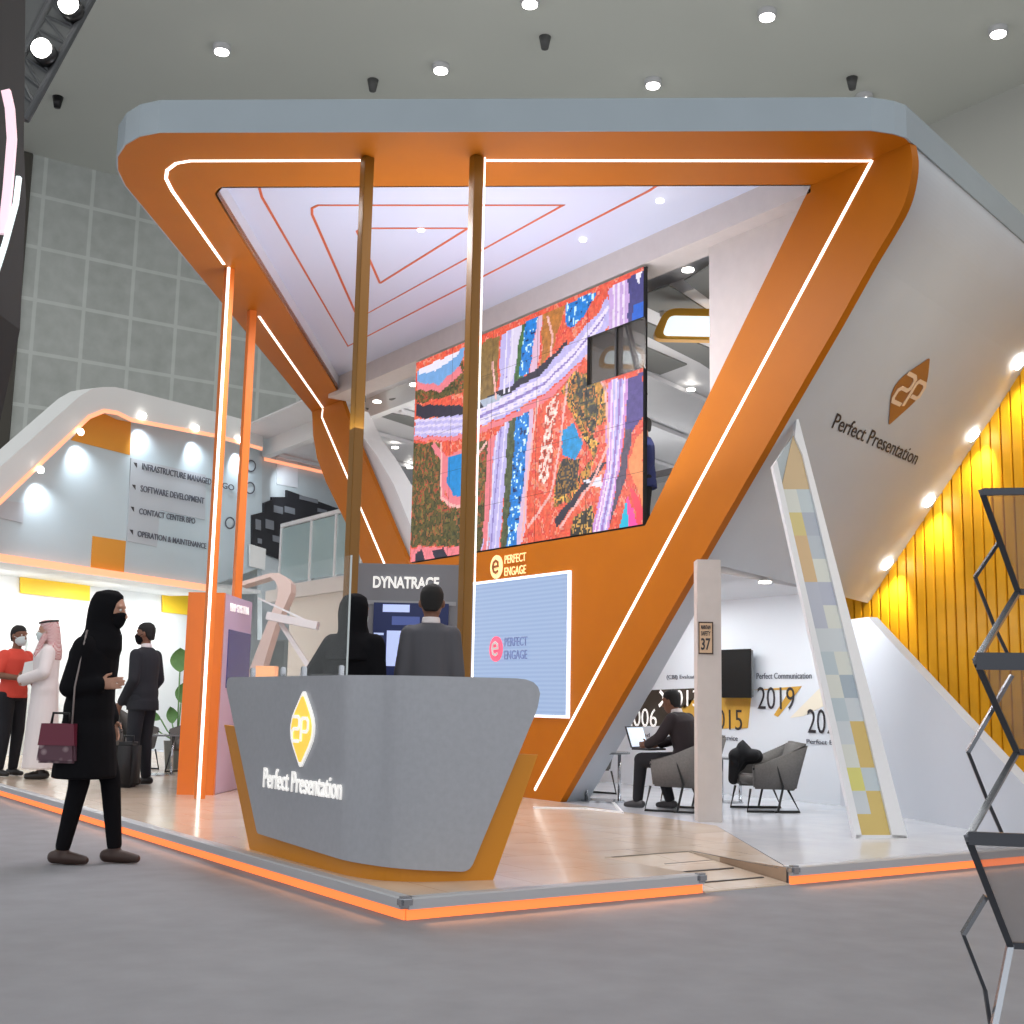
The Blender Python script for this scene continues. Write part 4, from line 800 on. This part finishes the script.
sf = atD(122, 760, 16.8); sf.z = Z0; armchair(sf, rt*.9-vw*.4, 'grey armchair behind the man in the dark suit', 0, 1.0)
c = atD(160, 760, 15.8); c.z = Z0; small_table(c, 'small chrome table between the suited man and the plant', .5, .25)
bg = atD(126, 785, 13.6); bg.z = Z0; t = thing('travel_bag', 'black upright bag standing on the floor beside the man in the dark suit', 'bag', bg)
bm = bmesh.new(); bxa(bm, bg+UP*.24, (.22, .3, .48), rt, vw); bmesh.ops.bevel(bm, geom=bm.edges[:], offset=.04, segments=3, affect='EDGES'); obj('bag_body', bm, mat('bag_black', (30, 30, 32), .7), t, True)
bm = bmesh.new(); tube(bm, [bg+UP*.46-rt*.05, bg+UP*.54-rt*.05, bg+UP*.54+rt*.05, bg+UP*.46+rt*.05], .01, 6); obj('handle', bm, BLACK, t, True)
# ------------------------------------------------------------------ people
SKIN = mat('skin_brown', (122, 82, 62), .55); SKIN2 = mat('skin_light', (176, 132, 110), .55)
HAIR = mat('black_hair', (22, 20, 20), .8); BLKC = mat('black_fabric', (20, 20, 23), .95, spec=.1); SUIT = mat('charcoal_suit', (82, 82, 88), .9); NAVY = mat('dark_suit', (36, 38, 44), .9); THOBE = mat('white_thobe', (224, 216, 216), .8)
REDS = mat('red_shirt', (216, 74, 58), .8); TROU = mat('dark_trousers', (24, 24, 30), .9); MASKW = mat('face_mask_pale', (206, 218, 218), .8); SHOE = mat('shoe_black', (28, 24, 24), .4); SHEM = mat('red_white_scarf', (206, 170, 166), .9)
nt = SHEM.node_tree; ck = nt.nodes.new('ShaderNodeTexChecker'); ck.inputs['Scale'].default_value = 60; ck.inputs['Color1'].default_value = (*lin((232, 222, 220)), 1); ck.inputs['Color2'].default_value = (*lin((170, 70, 74)), 1); tc = nt.nodes.new('ShaderNodeTexCoord'); nt.links.new(tc.outputs['Object'], ck.inputs['Vector']); nt.links.new(ck.outputs['Color'], nt.nodes['Principled BSDF'].inputs['Base Color'])
BASE = dict(pelvis=(0, 0, .95), waist=(0, 0, 1.08), chest=(0, .01, 1.30), neck=(0, 0, 1.47), head=(0, .02, 1.61),
            sL=(-.165, 0, 1.375), eL=(-.215, -.03, 1.11), wL=(-.21, .08, .88), sR=(.165, 0, 1.375), eR=(.215, -.03, 1.11), wR=(.22, .08, .90),
            hL=(-.09, 0, .92), kL=(-.095, .02, .50), aL=(-.10, -.02, .09), hR=(.09, 0, .92), kR=(.095, .02, .50), aR=(.10, -.02, .09))
def person(name, label, foot, face, height=1.75, pose=None, headturn=0, skin=SKIN, top=('suit', SUIT), legs=TROU, hair=HAIR, mask=None, scarf=None, handdir=None, shoe=SHOE, robe=None, w=1.0, collar=False):
    J = {k: V(v) for k, v in BASE.items()}
    for k, v in (pose or {}).items(): J[k] = V(v)
    sc = height/1.75; f = V(face).normalized(); s = V((f.y, -f.x, 0)); foot = V(foot)
    Q = lambda p: foot+(s*p[0]+f*p[1])*sc+UP*p[2]*sc
    D = lambda v: (s*v[0]+f*v[1]+UP*v[2])
    G = {k: Q(v) for k, v in J.items()}; root = thing(name, label, 'person', foot)
    # torso frames
    def torso(bm, grow, upto='neck', drop=0., flare=0.):
        up = (G['chest']-G['waist']).normalized(); xs = (G['sR']-G['sL']).normalized(); ys = up.cross(xs).normalized(); hx = (G['hR']-G['hL']).normalized(); hy = UP.cross(hx).normalized()
        g = grow*sc
        S_ = []
        if drop: 
            for k in range(3): S_.append((G['pelvis']-UP*drop*sc*(1-k/3), (.165+flare*(1-k/3))*w*sc+g, (.125+flare*(1-k/3))*w*sc+g, hx, hy))
        S_ += [(G['pelvis']-UP*.05*sc, .155*w*sc+g, .12*w*sc+g, hx, hy), (G['pelvis']+UP*.03*sc, .165*w*sc+g, .12*w*sc+g, hx, hy), (G['waist'], .145*w*sc+g, .105*w*sc+g, xs, ys), (G['chest']-up*.04*sc, .165*w*sc+g, .115*w*sc+g, xs, ys), (G['chest']+up*.04*sc, .175*w*sc+g, .115*w*sc+g, xs, ys), ((G['sL']+G['sR'])/2+up*.02*sc, .15*sc+g, .085*sc+g, xs, ys), (G['neck']-up*.01*sc, .065*sc+g*.6, .06*sc+g*.6, xs, ys)]
        loft(bm, S_)
    arms = lambda bm, g, end=1.0: [(capsule(bm, G['neck']-UP*.05*sc, G['s'+k]-UP*.01*sc, (.05+g)*sc, (.048+g)*sc), capsule(bm, G['s'+k], G['e'+k], (.052+g)*sc, (.042+g)*sc), capsule(bm, G['e'+k], G['e'+k].lerp(G['w'+k], end), (.042+g)*sc, (.032+g)*sc)) for k in 'LR']
    legp = lambda bm, g, e=1.0: [(capsule(bm, G['h'+k], G['k'+k], (.082+g)*sc, (.058+g)*sc), capsule(bm, G['k'+k], G['k'+k].lerp(G['a'+k], e), (.056+g)*sc, (.038+g)*sc)) for k in 'LR']
    hup = (G['head']-G['neck']).normalized(); hup = (hup*.35+UP*.65).normalized(); a = math.radians(headturn); hf = (f*math.cos(a)+s*math.sin(a)); hf = (hf-hup*hf.dot(hup)).normalized(); hs = hf.cross(hup)
    h = G['head']; k_ = sc*1.0; HQ = lambda x, y, z: h+(hs*x+hf*y+hup*z)*k_
    bm = bmesh.new(); torso(bm, 0); arms(bm, 0); legp(bm, 0)
    capsule(bm, G['neck']-hup*.02, h-hup*.06*k_, .052*sc, .05*sc)
    loft(bm, [(HQ(0, .035, -.118), .028*k_, .03*k_, hs, hf), (HQ(0, .02, -.09), .052*k_, .066*k_, hs, hf), (HQ(0, .008, -.05), .066*k_, .086*k_, hs, hf), (HQ(0, 0, 0), .074*k_, .094*k_, hs, hf), (HQ(0, -.004, .05), .075*k_, .095*k_, hs, hf), (HQ(0, -.006, .09), .058*k_, .075*k_, hs, hf), (HQ(0, -.006, .115), .025*k_, .035*k_, hs, hf)], 18)
    capsule(bm, HQ(0, .088, .015), HQ(0, .112, -.028), .010*k_, .016*k_)   # nose
    capsule(bm, HQ(-.02, .084, -.062), HQ(.02, .084, -.062), .012*k_, .012*k_)  # lips
    for e in (-1, 1): icos(bm, HQ(e*.078, -.005, -.01), .026*k_, 2, (.5, .8, 1.2)); capsule(bm, HQ(e*.018, .086, .032), HQ(e*.05, .078, .032), .010*k_, .010*k_)
    for k in 'LR':   # hands
        W = G['w'+k]; hd = ((W-G['e'+k]).normalized()); sg_ = 1 if k == 'R' else -1
        if handdir and k in handdir: hd = D(handdir[k]).normalized()
        inn_ = (-s*sg_); pn_ = (inn_-hd*inn_.dot(hd)).normalized(); sd = hd.cross(pn_); sd = sd if sd.dot(f)+sd.z*.5 > 0 else -sd
        pc = W+hd*.055*sc; capsule(bm, W, W+hd*.02*sc, .028*sc, .026*sc)
        loft(bm, [(W+hd*.01*sc, .026*sc, .018*sc, sd, pn_), (W+hd*.05*sc, .038*sc, .016*sc, sd, pn_), (W+hd*.09*sc, .038*sc, .013*sc, sd, pn_)], 12)
        for i, (o_x, ln) in enumerate(((.029, .072), (.010, .082), (-.010, .076), (-.029, .058))):
            p0 = W+(hd*.088+sd*o_x)*sc; d1_ = (hd+pn_*.35+sd*o_x*3).normalized(); d2_ = (hd+pn_*1.1).normalized(); m_ = p0+d1_*ln*.5*sc; capsule(bm, p0, m_, .0088*sc, .0082*sc); capsule(bm, m_, m_+d2_*ln*.5*sc, .0082*sc, .0072*sc)
        p0 = W+(hd*.03+sd*.03)*sc; m_ = p0+(hd*.6+sd*.7+pn_*.3).normalized()*.035*sc; capsule(bm, p0, m_, .0115*sc, .010*sc); capsule(bm, m_, m_+(hd+sd*.2+pn_*.4).normalized()*.028*sc, .010*sc, .0085*sc)
    body = weld('body', bm, skin, root, .0065*sc, 3)
    for e in (-1, 1):
        bm = bmesh.new(); icos(bm, HQ(e*.031, .081, .012), .0105*k_, 2); eye = obj('eye', bm, mat('eye_white', (226, 222, 216), .3), root, True)
        bm = bmesh.new(); icos(bm, HQ(e*.031, .0875, .012), .0056*k_, 2); obj('iris', bm, mat('iris_dark', (30, 20, 16), .3), eye, True)
    if hair:
        bm = bmesh.new(); loft(bm, [(HQ(0, -.06, -.07), .045*k_, .03*k_, hs, hf), (HQ(0, -.035, -.03), .07*k_, .062*k_, hs, hf), (HQ(0, -.022, .02), .082*k_, .084*k_, hs, hf), (HQ(0, -.008, .062), .082*k_, .098*k_, hs, hf), (HQ(0, -.008, .1), .064*k_, .08*k_, hs, hf), (HQ(0, -.01, .126), .03*k_, .04*k_, hs, hf)], 18); weld('hair', bm, hair, root, .009*sc, 3)
    if mask:
        bm = bmesh.new(); loft(bm, [(HQ(0, .05, -.115), .03*k_, .035*k_, hs, hf), (HQ(0, .038, -.085), .058*k_, .07*k_, hs, hf), (HQ(0, .03, -.045), .068*k_, .088*k_, hs, hf), (HQ(0, .03, -.012), .06*k_, .09*k_, hs, hf), (HQ(0, .05, .0), .03*k_, .06*k_, hs, hf)], 18); fm_ = weld('face_mask', bm, mask, root, .008*sc, 3)
        bm = bmesh.new()
        for e in (-1, 1): tube(bm, [HQ(e*.06, .07, -.03), HQ(e*.082, .0, -.005), HQ(e*.08, -.02, .0)], .0025*k_, 6)
        obj('mask_strap', bm, mask, fm_, True)
    kind, tm = top
    bm = bmesh.new()
    if kind == 'suit': torso(bm, .022, drop=.16, flare=.012); arms(bm, .018, .93)
    elif kind == 'shirt': torso(bm, .016, drop=.06); [capsule(bm, G['s'+k], G['s'+k].lerp(G['e'+k], .85), .072*sc, .064*sc) for k in 'LR']
    elif kind == 'abaya': torso(bm, .038, drop=.42, flare=.045); arms(bm, .028, .95)
    elif kind == 'thobe': torso(bm, .026, drop=.84, flare=.035); arms(bm, .026, .92)
    weld({'suit': 'jacket', 'shirt': 'shirt', 'abaya': 'long_coat', 'thobe': 'robe'}[kind], bm, tm, root, .012*sc, 5)
    if legs: bm = bmesh.new(); legp(bm, .018 if kind != 'abaya' else .010, .97); loft(bm, [(G['pelvis']-UP*.08*sc, .15*w*sc, .12*w*sc, s, f), (G['pelvis']+UP*.08*sc, .155*w*sc, .12*w*sc, s, f)]); weld('trousers', bm, legs, root, .012*sc, 4)
    if collar: bm = bmesh.new(); loft(bm, [(G['neck']-hup*.012*sc, .066*sc, .064*sc, hs, hf), (G['neck']+hup*.035*sc, .06*sc, .058*sc, hs, hf)]); weld('shirt_collar', bm, THOBE, root, .008, 2)
    for k in 'LR':
        A_ = G['a'+k]; fd = f; toe = A_+fd*.145*sc; z0 = foot.z+.001+max(0, (J['a'+k].z-.1))*sc*.6; bm = bmesh.new()
        capsule(bm, V((A_.x, A_.y, z0+.045*sc))-fd*.05*sc, V((A_.x, A_.y, z0+.04*sc))+fd*.05*sc, .042*sc, .042*sc); capsule(bm, V((A_.x, A_.y, z0+.04*sc))+fd*.05*sc, V((toe.x, toe.y, z0+.03*sc)), .042*sc, .028*sc); capsule(bm, V((A_.x, A_.y, z0+.05*sc)), A_+UP*.01*sc, .042*sc, .04*sc)
        for v_ in bm.verts: v_.co.z = max(v_.co.z, z0)
        weld('shoe', bm, shoe, root, .009, 2)
    if scarf:
        kind2, sm = scarf; bm = bmesh.new()
        if kind2 == 'hijab':
            loft(bm, [(HQ(0, -.005, .132), .03*k_, .035*k_, hs, hf), (HQ(0, -.02, .105), .08*k_, .09*k_, hs, hf), (HQ(0, -.028, .05), .106*k_, .104*k_, hs, hf), (HQ(0, -.035, -.02), .112*k_, .102*k_, hs, hf), (HQ(0, -.03, -.09), .104*k_, .105*k_, hs, hf), (HQ(0, -.01, -.15), .11*k_, .12*k_, hs, hf), (HQ(0, -.02, -.24), .17*k_, .14*k_, hs, hf), (HQ(0, -.05, -.36), .18*k_, .15*k_, hs, hf)]); weld('headscarf', bm, sm, root, .011*sc, 5)
        else:
            loft(bm, [(HQ(0, 0, .135), .04*k_, .045*k_, hs, hf), (HQ(0, -.012, .11), .085*k_, .10*k_, hs, hf), (HQ(0, -.03, .05), .098*k_, .10*k_, hs, hf), (HQ(0, -.055, -.03), .10*k_, .085*k_, hs, hf), (HQ(0, -.07, -.12), .12*k_, .075*k_, hs, hf), (HQ(0, -.08, -.22), .17*k_, .08*k_, hs, hf), (HQ(0, -.09, -.32), .15*k_, .06*k_, hs, hf)])
            capsule(bm, HQ(-.09, .02, -.05), HQ(-.10, .10, -.26), .03*k_, .035*k_); capsule(bm, HQ(.09, .02, -.05), HQ(.10, .10, -.26), .03*k_, .035*k_); hc_ = weld('headcloth', bm, sm, root, .011*sc, 4)
            bm = bmesh.new(); tube(bm, [HQ(.088*math.cos(t_), -.012+.10*math.sin(t_), .108-.012*math.sin(t_)) for t_ in [j*math.pi/10 for j in range(21)]], .011*k_, 8); obj('head_cord', bm, BLACK, hc_, True)
    return root, Q, G
# woman walking in front
wf = (V((-.903, 2.688, 0))+V((-.548, 2.738, 0)))/2
wr, Qw, Gw = person('person', 'woman in black coat, headscarf and dark mask walking past with burgundy handbag', wf+rt*-.08, rt*.99-vw*.05, 1.77, skin=SKIN2, hair=None, mask=BLKC, scarf=('hijab', BLKC), top=('abaya', BLKC), legs=BLKC, w=.95,
    pose=dict(pelvis=(0, -.03, .95), waist=(0, -.02, 1.08), chest=(0, -.02, 1.28), neck=(0, .0, 1.45), head=(0, .06, 1.60), sL=(-.145, -.01, 1.35), sR=(.145, -.03, 1.35), eR=(.18, -.09, 1.10), wR=(.13, .07, 1.12), eL=(-.18, -.04, 1.10), wL=(-.15, .06, .90),
    hL=(-.085, -.03, .92), kL=(-.08, .11, .52), aL=(-.07, .17, .10), hR=(.085, -.03, .92), kR=(.08, -.03, .50), aR=(.07, -.11, .10)), handdir={'R': (0, 1, .1), 'L': (0, .3, -1)}, shoe=mat('brown_shoe', (58, 40, 34), .5))
bm = bmesh.new(); bc = Qw((.26, -.12, .74)); ff = rt; ss = -vw
prism(bm, [bc-ff*.125-UP*.11, bc+ff*.125-UP*.11, bc+ff*.10+UP*.13, bc-ff*.10+UP*.13], vw*.1); bmesh.ops.bevel(bm, geom=bm.edges[:], offset=.015, segments=2, affect='EDGES')
hb = thing('handbag', 'burgundy patterned handbag hanging at the walking woman\'s side', 'handbag', bc)
bpat = mat('bag_scales', (150, 128, 128), .4); nt = bpat.node_tree; vo = nt.nodes.new('ShaderNodeTexVoronoi'); vo.inputs['Scale'].default_value = 16; rr = nt.nodes.new('ShaderNodeValToRGB'); rr.color_ramp.elements[0].color = (*lin((196, 176, 178)), 1); rr.color_ramp.elements[1].color = (*lin((86, 54, 66)), 1); rr.color_ramp.elements[0].position = .1; rr.color_ramp.elements[1].position = .5
tc = nt.nodes.new('ShaderNodeTexCoord'); nt.links.new(tc.outputs['Object'], vo.inputs['Vector']); nt.links.new(vo.outputs['Distance'], rr.inputs['Fac']); nt.links.new(rr.outputs['Color'], nt.nodes['Principled BSDF'].inputs['Base Color'])
obj('bag_body', bm, bpat, hb); bm = bmesh.new(); prism(bm, [bc-ff*.115-UP*.0-vw*.006, bc+ff*.115-vw*.006, bc+ff*.102+UP*.135-vw*.006, bc-ff*.102+UP*.135-vw*.006], vw*.112); obj('flap', bm, mat('burgundy_leather', (104, 34, 54), .4), hb)
T('handle', [bc+vw*.05-ff*.06+UP*.12, bc+vw*.05-ff*.05+UP*.2, bc+vw*.05+ff*.05+UP*.2, bc+vw*.05+ff*.06+UP*.12], .009, BLACK, hb, 8); bm = bmesh.new(); tube(bm, [bc+ff*.09+UP*.1, Qw((.235, -.04, 1.1)), Qw((.21, -.01, 1.38)), Qw((.15, -.02, 1.46))], .006, 6); obj('strap', bm, mat('strap_grey', (130, 120, 118), .4), hb, True)
# man in dark suit facing left
mz = V((1.318, 8.307, Z0)); person('person', 'man in dark suit and black mask standing left of the lavender kiosk', mz+rt*.03, -rt*.85+vw*.35, 1.80, headturn=-20, top=('suit', NAVY), legs=NAVY, mask=BLKC, collar=True, w=.98,
    pose=dict(wR=(.16, .16, .86), wL=(-.16, .16, .86), eR=(.22, -.02, 1.12)))
# robed man
person('person', 'man in white robe and red checked headcloth with clasped hands and pale mask', V((.628, 9.592, Z0))+rt*-.02, -rt*.9-vw*.35, 1.84, top=('thobe', THOBE), legs=None, mask=MASKW, scarf=('ghutra', SHEM), hair=None, skin=SKIN2, headturn=10,
    pose=dict(eR=(.25, .03, 1.15), wR=(.06, .25, 1.05), eL=(-.25, .03, 1.15), wL=(-.04, .26, 1.07)), handdir={'R': (-1, .3, -.1), 'L': (1, .3, -.1)})
# red shirt man
rr_, Qr, Gr = person('person', 'man in red polo shirt with pale mask holding a white paper, at the left edge', V((.421, 10.238, Z0))+rt*-.02, rt*.9-vw*.45, 1.80, top=('shirt', REDS), legs=TROU, mask=MASKW, skin=SKIN,
    pose=dict(eR=(.25, -.02, 1.15), wR=(.16, .22, 1.12), eL=(-.25, -.02, 1.15), wL=(-.12, .22, 1.02)), handdir={'R': (-.6, .8, .3)})
c = Qr((.1, .34, 1.2)); tag(P('paper_sheet', [c-rt*.10-UP*.15, c+rt*.09-UP*.11, c+rt*.10+UP*.14, c-rt*.06+UP*.10], vw*.012, mat('paper_white', (240, 240, 238), .7)), 'white paper sheet held by the man in the red shirt', 'paper')
# visitors at the kiosk
D = 8.75; p = atD(357, 860, D); p = CAM+vw*D+rt*((361-512)/F*D); p.z = Z0
person('person', 'person in black robe and headscarf seen from behind, left of the kiosk screen', p-rt*.03, vw*.95+rt*.35, 1.72, headturn=8, top=('abaya', BLKC), legs=BLKC, scarf=('hijab', BLKC), hair=None, mask=MASKW, skin=SKIN2, w=1.05,
    pose=dict(eL=(-.33, -.04, 1.10), wL=(-.34, .12, 1.0)))
p = CAM+vw*(D+.05)+rt*((433-512)/F*D); p.z = Z0
person('person', 'man in grey suit seen from behind facing the kiosk screen', p, vw, 1.81, top=('suit', SUIT), legs=TROU, collar=True, w=.88, pose=dict(eL=(-.185, -.02, 1.11), eR=(.185, -.02, 1.11), sL=(-.14, 0, 1.385), sR=(.14, 0, 1.385), wL=(-.15, .18, .98), wR=(.17, .14, .96)))
p = onX(645, 480, 6.6); p.z = 2.95
person('person', 'person in dark blue top on the rear deck, mostly hidden by the video wall edge', p, -rt, 1.66, top=('suit', mat('dark_blue_cloth', (40, 48, 96), .9)), legs=TROU)
# seated man with laptop
sfc = (-rt*.78+vw*.62); cs = sp
sr, Qs, Gs = person('person', 'man in dark suit sitting in a grey armchair looking at a laptop', cs, sfc, 1.60, top=('suit', mat('plum_black_suit', (38, 30, 34), .9)), legs=TROU, collar=True, headturn=0, shoe=mat('shoe_grey', (60, 58, 60), .4),
    pose=dict(pelvis=(0, -.05, .50), waist=(0, -.08, .64), chest=(0, -.03, .85), neck=(0, .04, 1.00), head=(0, .10, 1.11), sL=(-.165, 0, .93), sR=(.165, 0, .93), eL=(-.24, .1, .74), wL=(-.12, .32, .66), eR=(.24, .1, .74), wR=(.12, .32, .66), hL=(-.09, -.02, .50), hR=(.09, -.02, .50), kL=(-.12, .40, .50), kR=(.13, .34, .49), aL=(-.12, .44, .09), aR=(.13, .20, .09)), handdir={'L': (.2, 1, -.1), 'R': (-.2, 1, -.1)})
lt = thing('laptop', 'open laptop with a light screen on the seated man\'s knees', 'laptop', Qs((0, .36, .60))); fS = sfc.normalized(); sS = V((fS.y, -fS.x, 0)); c = Qs((0, .38, .60))
P('keyboard_base', [c-sS*.15-fS*.1, c+sS*.15-fS*.1, c+sS*.15+fS*.1, c-sS*.15+fS*.1], UP*.018, DARK, lt); P('lid', [c-sS*.15+fS*.1+UP*.018, c+sS*.15+fS*.1+UP*.018, c+sS*.15+fS*.17+UP*.22, c-sS*.15+fS*.17+UP*.22], fS*.012, DARK, lt); P('screen', [c-sS*.14+fS*.102+UP*.03, c+sS*.14+fS*.102+UP*.03, c+sS*.14+fS*.165+UP*.21, c-sS*.14+fS*.165+UP*.21], -fS*.004, mat('laptop_glow', (210, 220, 230), emit=.7), lt)
# ------------------------------------------------------------------ folding brochure rack, near right
rk = thing('brochure_rack', 'dark zigzag folding brochure rack in the near right foreground', 'brochure rack', V((*atD(1030, 1024, 2.3).to_2d(), 0)))
gm = mat('rack_grey_metal', (74, 76, 82), .4, metal=.4); sm_ = mat('rack_silver', (176, 180, 186), .25, metal=.9); mesh_m = mat('rack_mesh', (160, 152, 150), .6, alpha=.32)
Dn, Df = 2.2, 2.42; ax = rt*.33-vw*.07   # width vector from left side frame to the right one
def zb(name, pts, r, m, off=V((0, 0, 0))):
    bm = bmesh.new()
    for a, b in zip(pts, pts[1:]): bar(bm, V(a)+off, V(b)+off, r, r*1.3, rt)
    return obj(name, bm, m, rk)
a1, a2 = atD(982, 492, Dn), atD(1018, 592, Df); b1, b2 = atD(976, 661, Dn), atD(1017, 752, Df); c1, c2 = atD(968, 838, Dn), atD(1010, 945, Df); e1 = atD(968, 1030, Dn); g1 = V(e1); g1.z = 0; g1 += -rt*.09
for k, off in enumerate((V((0, 0, 0)), ax)):
    zb('side_bar', [a1, a2], .011, gm, off); zb('side_bar', [b1, b2], .011, gm, off); zb('side_bar', [c1, c2], .012, gm, off)
    zb('silver_link', [a2, b1], .010, sm_, off); zb('silver_link', [b2, c1], .010, sm_, off); zb('silver_link', [c2, g1], .011, sm_, off)
    m1, m2, m3 = atD(999, 542, 2.34), atD(975, 577, 2.36), atD(995, 628, 2.40); zb('thin_link', [m1, m2], .006, gm, off); zb('thin_link', [m2, m3, atD(1008, 655, 2.42)], .006, gm, off)
    m1, m2, m3 = atD(1012, 675, 2.34), atD(968, 752, 2.36), atD(988, 802, 2.40); zb('thin_link', [m1, m2], .007, sm_, off); zb('thin_link', [m2, m3, atD(1003, 836, 2.42)], .006, gm, off)
    m1, m2, m3 = atD(986, 896, 2.34), atD(963, 934, 2.36), atD(985, 990, 2.40); zb('thin_link', [m1, m2], .008, sm_, off); zb('thin_link', [m2, m3, V((m3.x+.05, m3.y, .3))], .006, gm, off)
for (p, q, w_) in ((a1, a2, .012), (b1, b2, .03), (c1, c2, .022)):
    bm = bmesh.new(); bar(bm, p, p+ax, .012, w_, rt); obj('tray_lip', bm, gm, rk); bm = bmesh.new(); bar(bm, q, q+ax, .012, .012, rt); obj('tray_foot', bm, gm, rk)
    P('mesh_panel', [p, p+ax, q+ax, q], rt*.002, mesh_m, rk)
bm = bmesh.new(); bar(bm, g1+UP*.006, g1+ax+UP*.006, .02, .012); obj('foot_bar', bm, gm, rk)
# ------------------------------------------------------------------ neighbouring dark stand and truss at upper left
ns = thing('neighbour_stand', 'dark neighbouring stand edge with curved glowing screens at the left border', 'exhibition stand', V((*atD(-40, 690, 5.0).to_2d(), 0)))
D = 5.0
dk = mat('near_black_wall', (38, 38, 40), .8)
P('dark_wall', [atD(-60, -60, D), atD(26, -60, D), atD(24, 150, D), atD(26, 200, D), atD(20, 330, D), atD(-4, 440, D), atD(-60, 500, D)], -vw*.3, dk, ns)
q = [atD(x, y, D-.32) for x, y in [(7, 92), (11, 110), (13, 140), (9, 190), (4, 235)]]; RB('curved_screen', q, .034, -vw, .02, mat('pink_screen', (226, 196, 206), emit=.8), ns)
q = [atD(x, y, D-.34) for x, y in [(20, 178), (17, 204), (6, 245), (-8, 290)]]; RB('edge_light', q, .016, -vw, .02, mat('edge_white', (226, 238, 240), emit=.9), ns)
P('base_wall', [atD(-200, 400, D), atD(-60, 400, D), V((atD(-60, 400, D).x, atD(-60, 400, D).y, 0)), V((atD(-200, 400, D).x, atD(-200, 400, D).y, 0))], -vw*.3, dk, ns)
tr = thing('lighting_truss', 'dark diagonal lighting truss with two lit lamps in the top left corner', 'truss', atD(50, 40, 9)); D = 9
t0, t1 = atD(26, 120, D), atD(108, -30, D); t2, t3 = atD(6, 90, D), atD(74, -45, D)
bm = bmesh.new(); tube(bm, [t0, t1], .03); tube(bm, [t2, t3], .03); pass
for k in range(10):
    a, b = t0.lerp(t1, k/10), t2.lerp(t3, (k+.5)/10); tube(bm, [a, b], .015, 6); tube(bm, [b, t0.lerp(t1, (k+1)/10)], .015, 6)
obj('truss_frame', bm, mat('truss_dark', (74, 76, 78), .5, metal=.4), tr)
P('banner', [t0, t1, t3-rt*.9, t2-rt*.9], vw*.05, mat('banner_grey', (86, 88, 88), .8), tr)
for x, y in ((42, 49), (69, 5)): c = atD(x, y, D-.12); disc_lamp('lamp', c, .075, -vw, mat('hall_lamp_glow', (255, 252, 244), emit=14), tr, .03); T('lamp_housing', [c+vw*.02, c+vw*.14], .09, BLACK, tr, 16)
# ------------------------------------------------------------------ lights under the canopy and world
for x, y, e_ in ((1.4, 3.9, 75), (2.2, 2.9, 60), (2.2, 5.6, 60), (2.8, 7.4, 25)): area('canopy_light', (x, y, 5.3), (x-.3, y-.2, 0), .8, .8, e_, (1, .97, .98))
area('canopy_fill_light', (2.6, 3.6, 3.0), (2.8, 4.0, 6), 2.5, 2.5, 105, (.86, .89, 1))  # added fill without a fixture, stands in for floor bounce onto ceiling and soffit
W = bpy.data.worlds.new('world'); SC.world = W; W.use_nodes = True; bg_ = W.node_tree.nodes['Background']; bg_.inputs['Color'].default_value = (.93, .96, 1, 1); bg_.inputs['Strength'].default_value = 1.15
SC.view_settings.view_transform = 'Standard'; SC.view_settings.look = 'None'; SC.view_settings.exposure = 0; SC.view_settings.gamma = 1; SC.view_settings.use_curve_mapping = False
